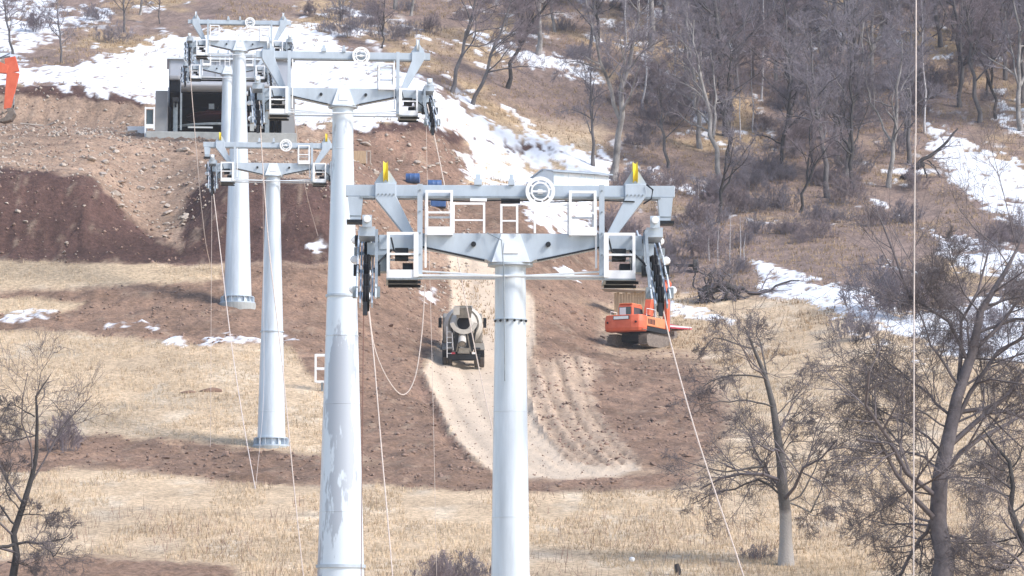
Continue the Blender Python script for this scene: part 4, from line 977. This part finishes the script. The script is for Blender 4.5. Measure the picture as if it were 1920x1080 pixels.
for px, py in ((612,62),(655,70),(690,58),(735,78),(775,70),(640,40),(810,60),(705,30),(760,20),(860,40),(1010,70),(1060,60),(980,30),(1090,110),(585,30),(180,40),(215,80),(70,60)):
    bush(G(px+random.uniform(-8,8), py, .05), random.randrange(4), random.uniform(.5, .95), 'purple twiggy shrub ' + ('by the snow at the upper left' if px < 300 else 'above the snow behind the tall tower beam' if px < 840 else 'near the snow stripe at the top middle'), 'shrubs along the top')
# saplings by the root mass
for i, (px, py) in enumerate(((1330,492),(1346,500),(1388,505),(1396,498),(1310,420),(1368,500))):
    p = G(px, py); h = (60+20*(i % 3))/FPX*p[1]
    r = empty('sapling', p, 0, 'thin pale sapling stem, one of several behind the uprooted stump', 'sapling', 'saplings behind the stump')
    MB().tube([(0,0,-.1),(.05*(i % 3-1),0,h*.5),(.12*(i % 2),0,h)], [.04,.03,.012], 5).build('stem', M['birch'], r)
    g = np.random.default_rng(300+i); P0 = np.array([[(0,0,h*.3),(0,0,h*.6),(.1*(i % 2),0,h)]]); q, rr = sprout(P0, np.full((1,3),.02), 12, 4, 35, .3, .2, .5, g, rmin=.008)
    v, f = tubes(q, rr, 3); npmesh('shoots', v, f, M['twigred'], r)

# ---- near trees, limbs read off the photo
def gnarled_bark():
    m = mat('pale_footed_bark', (.075,.066,.062), .9, 0, 0, 1.6, bump=.5, bscale=14, col2=(.15,.135,.125)); t = m.node_tree; L = t.links.new
    tc = t.nodes.new('ShaderNodeTexCoord'); sx = t.nodes.new('ShaderNodeSeparateXYZ'); L(tc.outputs['Object'], sx.inputs[0])
    n = t.nodes.new('ShaderNodeTexNoise'); n.inputs['Scale'].default_value = 2.2; L(tc.outputs['Object'], n.inputs['Vector'])
    ad = t.nodes.new('ShaderNodeMath'); ad.operation = 'MULTIPLY_ADD'; L(n.outputs['Fac'], ad.inputs[0]); ad.inputs[1].default_value = 2.2; L(sx.outputs['Z'], ad.inputs[2])
    mr = t.nodes.new('ShaderNodeMapRange'); mr.inputs[1].default_value = 2.9; mr.inputs[2].default_value = 3.6; L(ad.outputs[0], mr.inputs[0])
    mx = t.nodes.new('ShaderNodeMixRGB'); L(mr.outputs[0], mx.inputs[0]); mx.inputs[1].default_value = (.40,.365,.335,1)
    b = t.nodes['Principled BSDF']; L(b.inputs['Base Color'].links[0].from_socket, mx.inputs[2]); L(mx.outputs[0], b.inputs['Base Color'])
    return m
M['gnarled'] = gnarled_bark()
def near_tree(base, d, limbs, label, bark, twig, spec, seed, depth=.8, name='bare_tree'):
    g = np.random.default_rng(seed); b = np.array(W(base[0], base[1], d)); zb = float(terr_z(b[0], d)); sc = d/FPX
    r = empty(name, (b[0], d, zb), 0, label, 'tree', 'near trees'); out = []
    for pts, r0, r1 in limbs:
        dy = g.normal(0, depth); n = len(pts); P3 = []
        for i, (px, py) in enumerate(pts):
            if i == 0 and out:                      # start on the nearest limb already laid
                z_ = np.array(W(px, py, d)) - np.array((b[0], d, zb)); cand = np.vstack([resample(o_[0], 60) for o_ in out])
                kk = int(np.argmin((cand[:, 0]-z_[0])**2 + (cand[:, 2]-z_[2])**2)); P3.append(cand[kk]); continue
            q = np.array(W(px, py, d)) - np.array((b[0], d, zb)); q[1] += dy*(i/(n-1))*(1 if pts is not limbs[0][0] else .3); P3.append(q)
        f_ = .70 if pts is limbs[0][0] else .34; out.append((np.array(P3), r0*sc*f_, r1*sc*.25))
    out[0][0][0][2] = -.35
    t, c = tree_meshes(out, g, spec, bark, twig); t.parent = r; c.parent = r; return r
TW = [dict(m=10, k=5, ang=50, fac=.46, up=.06, rmul=.42, t0=.15, n=4, wig=.26, rmin=.013), dict(m=7, k=4, ang=48, fac=.6, up=.05, rmul=.55, t0=.2, wig=.2, rmin=.0095),
      dict(m=6, k=4, ang=44, fac=.68, up=.05, rmul=.65, t0=.2, wig=.15, rmin=.0075), dict(m=4, k=3, ang=40, fac=.8, up=.04, rmul=.7, t0=.15, wig=.1, rmin=.0058)]
TW0 = [dict(TW[0], m=8), dict(TW[1], m=7), dict(TW[2], m=6), dict(TW[3], m=3)]
near_tree((1475,1060), ground_at(1475,1060), [
  ([(1474,1062),(1476,1010),(1473,950),(1470,880),(1460,810),(1447,745),(1436,695),(1410,650),(1395,610)], 20, 3),
  ([(1436,700),(1430,650),(1418,620),(1428,590)], 6, 2), ([(1470,940),(1450,910),(1420,900),(1370,915),(1330,925),(1290,945)], 9, 2),
  ([(1455,905),(1435,870),(1410,880),(1350,885),(1300,870),(1270,860)], 8, 2), ([(1440,880),(1415,845),(1400,800),(1380,780)], 6, 1.5),
  ([(1438,770),(1400,750),(1340,755),(1300,765)], 6, 1.5), ([(1425,710),(1380,700),(1330,715),(1290,745)], 6, 1.5), ([(1412,655),(1370,640),(1340,630),(1310,665)], 6, 1.5),
  ([(1478,945),(1500,930),(1530,880),(1545,820)], 6, 1.5), ([(1480,945),(1520,960),(1545,900),(1555,870),(1610,868)], 7, 1.5), ([(1500,950),(1525,965),(1560,965)], 5, 1.5),
  ([(1462,840),(1490,800),(1520,770)], 4, 1.2), ([(1450,780),(1490,745),(1530,700)], 4, 1.2), ([(1465,860),(1480,830),(1540,825)], 4, 1.2)],
  'gnarled bare tree with a pale trunk and wide twisted limbs in the dry grass', M['gnarled'], M['twignear'], TW0, 11)
near_tree((1762,1085), 138, [
  ([(1762,1095),(1760,1000),(1758,930),(1770,860),(1790,790),(1805,700),(1830,620),(1858,555),(1895,490),(1920,440)], 30, 5),
  ([(1765,940),(1740,990),(1710,1040),(1690,1090)], 13, 11), ([(1770,880),(1730,850),(1690,845),(1640,850),(1580,835)], 8, 2), ([(1775,850),(1720,800),(1660,770),(1600,740)], 9, 2),
  ([(1790,790),(1740,730),(1690,690),(1640,640)], 9, 2), ([(1800,720),(1750,660),(1720,600),(1700,545)], 9, 2), ([(1815,660),(1812,600),(1770,560),(1740,530)], 7, 2),
  ([(1845,590),(1800,550),(1780,500),(1765,460)], 6, 1.5), ([(1855,575),(1900,560),(1960,550)], 8, 2), ([(1800,740),(1850,690),(1900,670),(1950,640)], 8, 2), ([(1790,800),(1840,770),(1890,740),(1950,735)], 7, 2),
  ([(1760,1000),(1800,1010),(1840,1040),(1880,1075)], 9, 3), ([(1768,900),(1820,900),(1870,905)], 6, 2), ([(1765,930),(1700,920),(1650,960),(1600,980)], 6, 1.5), ([(1785,810),(1700,760),(1620,700),(1570,690)], 6, 1.5)],
  'big dense tree of fine twigs behind the vertical cable at lower right', M['barksoft'], M['twignear'], [dict(TW[0], m=15, fac=.52), TW[1], TW[2], dict(TW[3], m=4)], 12, 1.2)
near_tree((1945,1085), 134, [
  ([(1950,1100),(1930,1040),(1905,990),(1893,930),(1885,870),(1870,830),(1845,800)], 15, 4), ([(1893,930),(1850,920),(1800,910),(1770,905)], 5, 1.5), ([(1905,1010),(1870,1015),(1830,1020),(1790,1015)], 6, 1.5),
  ([(1885,880),(1850,870),(1810,860)], 6, 1.5), ([(1900,960),(1940,930),(1980,900)], 6, 2), ([(1890,900),(1920,840),(1950,800)], 6, 2), ([(1925,1030),(1890,1070),(1850,1060),(1800,1040)], 6, 2)],
  'dark curved tree reaching in at the lower right corner', M['barkdark'], M['twignear'], TW0, 13)
near_tree((10,1075), 137, [
  ([(5,1095),(15,1050),(25,1010),(30,970),(55,930),(66,860),(68,800),(60,760),(75,725),(95,700)], 12, 2.5), ([(28,1018),(70,1020),(110,1015),(140,1000)], 9, 2), ([(28,1020),(-20,1035),(-60,1030)], 10, 4), ([(80,1020),(110,1045),(135,1020)], 5, 1.5),
  ([(60,780),(40,765),(20,755),(0,790)], 5, 1.2), ([(66,815),(20,825),(-20,830)], 4, 1.2), ([(40,960),(10,920),(20,870),(40,865)], 5, 1.5), ([(35,965),(80,965),(110,960)], 4, 1.2), ([(20,985),(-10,940),(-20,880)], 7, 2), ([(15,1050),(50,1060),(80,1050)], 4, 1.2)],
  'crooked dark bare tree in the lower left corner', M['barkdark'], M['twignear'], TW0, 14)
# uprooted stump with hanging roots
p = G(1350, 565)
rt = empty('uprooted_stump', p, 0, 'dark uprooted stump with a mass of roots and a fallen limb beside the snow', 'stump')
g = np.random.default_rng(77); sc = p[1]/FPX; limbs = [(np.array([(-1.4,0,.2),(-.6,0,.9),(.6,.1,1.0),(1.2,.1,.9)]), .42, .25), (np.array([(1.0,0,.9),(2.2,.2,.55),(3.2,.3,.8),(4.6,.4,1.4),(5.6,.5,1.5)]), .16, .04)]
for q in range(16):
    x_ = g.uniform(-1.6, 1.2); limbs.append((np.array([(x_, 0, .9), (x_+g.normal(0,.3), g.normal(-.3,.3), .4), (x_+g.normal(0,.5), g.normal(-.3,.4), -.25)]), .10, .03))
for q in range(10):
    x_ = g.uniform(-1.8, .8); limbs.append((np.array([(x_, 0, .9), (x_+g.normal(0,.4), g.normal(0,.3), 1.6), (x_+g.normal(0,.6), g.normal(0,.4), 2.3)]), .07, .02))
t, c = tree_meshes(limbs, g, [dict(m=7, k=4, ang=50, fac=.5, up=.1, rmul=.5, t0=.1, rmin=.015), dict(m=5, k=3, ang=45, fac=.5, up=0, rmul=.6, rmin=.01)], M['barkdark'], M['twig'], ('roots', 'rootlets')); t.parent = rt; c.parent = rt
p = G(1300, 510); o = empty('log_end', p, R(0), 'cut log poking left with a dark round end beside the stump', 'log')
MB().tube([(-1.8,0,.55),(0,0,.5)], [.10,.12], 8).build('limb', M['barkdark'], o); MB().lathe([(.1,-.2),(.5,-.15),(.5,.2),(.1,.25)], 14, 'x', (.15,0,.45)).build('butt', M['barkdark'], o)
p = G(1725, 335); o = empty('fallen_tree', p, 0, 'dark fallen tree with a raised root plate beside the cable and the snow', 'fallen tree')
g = np.random.default_rng(78); limbs = [(np.array([(-1.3,0,0),(0,0,1.2),(1.5,.2,2.2),(3.2,.4,4.2)]), .22, .06), (np.array([(.2,0,1.3),(.5,0,.5),(.6,-.1,-.3)]), .10, .05), (np.array([(.3,0,1.3),(-.6,0,.7),(-1.6,0,.1)]), .25, .10), (np.array([(.6,0,1.5),(1.3,0,.9),(1.7,0,-.2)]), .07, .03)]
t, c = tree_meshes(limbs, g, [dict(m=8, k=4, ang=50, fac=.4, up=0, rmul=.4, rmin=.015), dict(m=6, k=3, ang=45, fac=.5, up=0, rmul=.6, rmin=.01)], M['barkdark'], M['twig']); t.parent = o; c.parent = o

# ---------------------------------------------------------------- stones and clods
ROCK = []
for i in range(6):
    g = np.random.default_rng(400+i)
    import bmesh
    bm = bmesh.new(); bmesh.ops.create_icosphere(bm, subdivisions=2, radius=.5)
    ax = g.normal(size=(7, 3)); ax /= np.linalg.norm(ax, axis=1, keepdims=True)
    for v in bm.verts:
        c = np.array(v.co)
        for a in ax:
            t_ = c@a - g.uniform(.26, .30)
            if t_ > 0: c = c - a*t_*.9
        v.co = c*np.array((1.2, 1, .75))
    for key in ('rock', 'clod'):
        me = bpy.data.meshes.new(key); bm.to_mesh(me); me.materials.append(M[key]); ROCK.append(me)
    bm.free()
def stones(n, poly, smin, smax, key, name, label, group):
    P_ = np.array(poly, float); c = 0; x0, y0 = P_.min(0); x1, y1 = P_.max(0)
    while c < n:
        px, py = random.uniform(x0, x1), random.uniform(y0, y1)
        if sdf(np.array([px]), np.array([py]), poly)[0] < 0: continue
        c += 1; p = G(px, py); s = smin + (smax-smin)*random.random()**2.2
        o = bpy.data.objects.new(name, ROCK[random.randrange(6)*2 + (key == 'clod')]); C.objects.link(o)
        o.location = (p[0], p[1], p[2]+s*.12); o.scale = (s*random.uniform(.8,1.5), s, s*random.uniform(.6,1)); o.rotation_euler = (random.uniform(-.4,.4), random.uniform(-.4,.4), random.uniform(0,6.28))
        tag(o, label, 'stone' if key == 'rock' else 'clod', group)
stones(75, [(100,265),(270,268),(370,290),(345,440),(300,470),(240,420),(190,340),(120,315)],   .12, .7, 'rock', 'stone', 'pale stone on the light spoil slope left of the lift poles', 'stones of the spoil slope')
stones(40, [(270,262),(640,268),(640,335),(400,330),(330,300)], .15, .7, 'rock', 'stone', 'stone in the rubble below the station slab', 'stones below the station')
stones(45, [(660,260),(860,262),(860,335),(700,335)], .15, .6, 'rock', 'stone', 'stone in the reddish rubble of the cut bank right of the station', 'stones of the cut bank')
stones(30, [(0,300),(180,330),(220,400),(340,480),(0,500)], .1, .4, 'rock', 'stone', 'small stone stuck in the dark earth bank at left', 'stones of the dark bank')
stones(40, [(640,500),(830,500),(800,690),(860,860),(640,840)], .1, .45, 'clod', 'clod', 'lump of brown earth on the dug slope left of the road', 'clods left of the road')
stones(55, [(1010,560),(1130,560),(1350,680),(1400,860),(1230,880),(1130,760)], .1, .5, 'clod', 'clod', 'lump of brown earth on the dug slope right of the road', 'clods right of the road')
stones(40, [(140,828),(480,842),(760,872),(1000,905),(700,900),(300,885)], .1, .4, 'clod', 'clod', 'lump of earth along the dug strip across the meadow', 'clods of the dug strip')
stones(22, [(770,705),(798,722),(846,815),(905,885),(835,845),(765,745)], .1, .35, 'clod', 'clod', 'lump of earth spilled along the left road edge', 'clods of the road edge')
for px, py, s, lb in ((352,737,.55,'small dark clod heap in the meadow, left of the two'),(395,735,.8,'bigger dark clod heap in the meadow, right of the two')):
    p = G(px, py); o = bpy.data.objects.new('clod', ROCK[3]); C.objects.link(o); o.location = p; o.scale = (s*1.4, s, s*.7); tag(o, lb, 'clod', 'clods in the meadow')

# ---------------------------------------------------------------- dry grass
def blades(name, n, hmin, hmax, wid, col, label, ymax, keep, per=4, sp=.10):
    y = 126 + (ymax-126)*rng.random(n*3)**1.15; x = rng.uniform(-1.12, 1.12, n*3)*y*960/FPX
    i = np.clip(np.searchsorted(ys, y)-1, 0, len(ys)-2); j = np.clip(np.searchsorted(xs, x)-1, 0, len(xs)-2)
    ok = keep(i, j, x, y); x, y, i, j = x[ok][:n], y[ok][:n], i[ok][:n], j[ok][:n]
    z = terr_z(x, y); k = len(x)
    bx = np.repeat(x, per) + rng.normal(0, sp, k*per); by = np.repeat(y, per) + rng.normal(0, sp, k*per); bz = np.repeat(z, per) - .03
    h = rng.uniform(hmin, hmax, k*per)*np.repeat(rng.uniform(.6, 1.1, k), per); a = rng.uniform(0, math.pi, k*per); wv = wid*rng.uniform(.6, 1.3, k*per)
    lx = rng.normal(0, .3, k*per)*h; ly = rng.normal(0, .3, k*per)*h
    v = np.empty((k*per, 3, 3)); v[:, 0] = np.stack([bx-wv*np.cos(a), by-wv*np.sin(a), bz], 1); v[:, 1] = np.stack([bx+wv*np.cos(a), by+wv*np.sin(a), bz], 1); v[:, 2] = np.stack([bx+lx, by+ly, bz+h], 1)
    o = npmesh(name, v.reshape(-1, 3), np.arange(k*per*3).reshape(-1, 3), col, None, False, 3)
    return tag(o, label, 'grass', kind='stuff')
M['grass'] = mat('dry_grass', (.36,.265,.17), .9, 0, 0, .22, col2=(.70,.55,.38)); M['stalk'] = mat('dry_stalk', (.22,.13,.10), .9, 0, .4, 1.)
gk = lambda i, j, x, y: (soilm[i, j] < .35) & (rd[i, j] < .2) & (snow[i, j] < .2) & (gr[i, j] < .3)
blades('dry_grass', 48000, .04, .30, .022, M['grass'], 'short dry straw coloured grass of the meadow', 262, lambda i, j, x, y: gk(i, j, x, y) & (vn(x*.5, y*.22, 71)*.6 + vn(x*.12, y*.07, 74)*.4 > .40))
blades('dry_stalks', 2600, .35, .95, .010, M['stalk'], 'thin brown dead stalks standing in the lower meadow', 175, lambda i, j, x, y: gk(i, j, x, y) & (vn(x*.25, y*.15, 72) > .45), 2, .2)
blades('leaf_litter_grass', 32000, .08, .40, .035, mat('tawny_grass', (.26,.18,.11), .9, 0, 0, .4, col2=(.42,.30,.18)), 'tawny tufts of dead grass on the wooded slope', 372, lambda i, j, x, y: (y > 240) & (soilm[i, j] < .3) & (snow[i, j] < .3) & (vn(x*.25, y*.15, 73) > .35))

def scatter(name, n, smin, smax, col, label, y0, y1, keep):
    y = rng.uniform(y0, y1, n*12); x = rng.uniform(-1.1, 1.1, n*12)*y*960/FPX
    i = np.clip(np.searchsorted(ys, y)-1, 0, len(ys)-2); j = np.clip(np.searchsorted(xs, x)-1, 0, len(xs)-2)
    ok = keep(i, j, x, y); x, y = x[ok][:n], y[ok][:n]; z = terr_z(x, y); k = len(x)
    s = smin + (smax-smin)*rng.random(k)**2.5
    o6 = np.array([(1,0,0),(-1,0,0),(0,1,0),(0,-1,0),(0,0,1),(0,0,-1)], float)
    v = o6[None]*rng.uniform(.55, 1.25, (k, 6, 1)) + rng.normal(0, .25, (k, 6, 3)); a = rng.uniform(0, 6.28, k)
    c, s_ = np.cos(a)[:, None], np.sin(a)[:, None]
    v = np.stack([v[..., 0]*c - v[..., 1]*s_, v[..., 0]*s_ + v[..., 1]*c, v[..., 2]*.8], -1)*s[:, None, None]*.5
    v += np.stack([x, y, z + s*.1], 1)[:, None]
    f8 = np.array([(0,2,4),(2,1,4),(1,3,4),(3,0,4),(2,0,5),(1,2,5),(3,1,5),(0,3,5)])
    o = npmesh(name, v.reshape(-1, 3), (np.arange(k)[:, None, None]*6 + f8[None]).reshape(-1, 3), col, None, False, 3)
    return tag(o, label, 'rubble', kind='stuff')
scatter('loose_earth', 11000, .03, .30, M['crumb'], 'small crumbs of brown earth strewn over the dug ground', 160, 300, lambda i, j, x, y: (soilm[i, j] > .5) & (rd[i, j] < .15) & (snow[i, j] < .3) & (vn(x*.5, y*.3, 81) > .3))
scatter('rubble', 5000, .03, .40, M['rock'], 'small pale stones strewn over the spoil slope and cut banks', 243, 300, lambda i, j, x, y: (soilm[i, j] > .5) & (snow[i, j] < .3) & (PX[i, j] < 900) & (vn(x*.4, y*.25, 82) > .4))
scatter('road_gravel', 1500, .03, .14, M['crumb'], 'fine stones on the dirt road and its edge', 170, 265, lambda i, j, x, y: (rd[i, j] > .05) | (gr[i, j] > .4))
# ---------------------------------------------------------------- air
zt = float(Z.max())
bx = MB().box(-175, 175, -75, 550, float(Z.min())-1, max(zt+30, 60))
m = bpy.data.materials.new('thin_haze'); m.use_nodes = True; t = m.node_tree
t.nodes.remove(t.nodes['Principled BSDF']); pv = t.nodes.new('ShaderNodeVolumePrincipled')
pv.inputs['Color'].default_value = (.86,.90,1,1); pv.inputs['Density'].default_value = .00013
t.links.new(pv.outputs[0], t.nodes['Material Output'].inputs['Volume'])
hz = bx.build('haze', m); tag(hz, 'thin bluish haze over the whole valley slope', 'haze', kind='stuff')
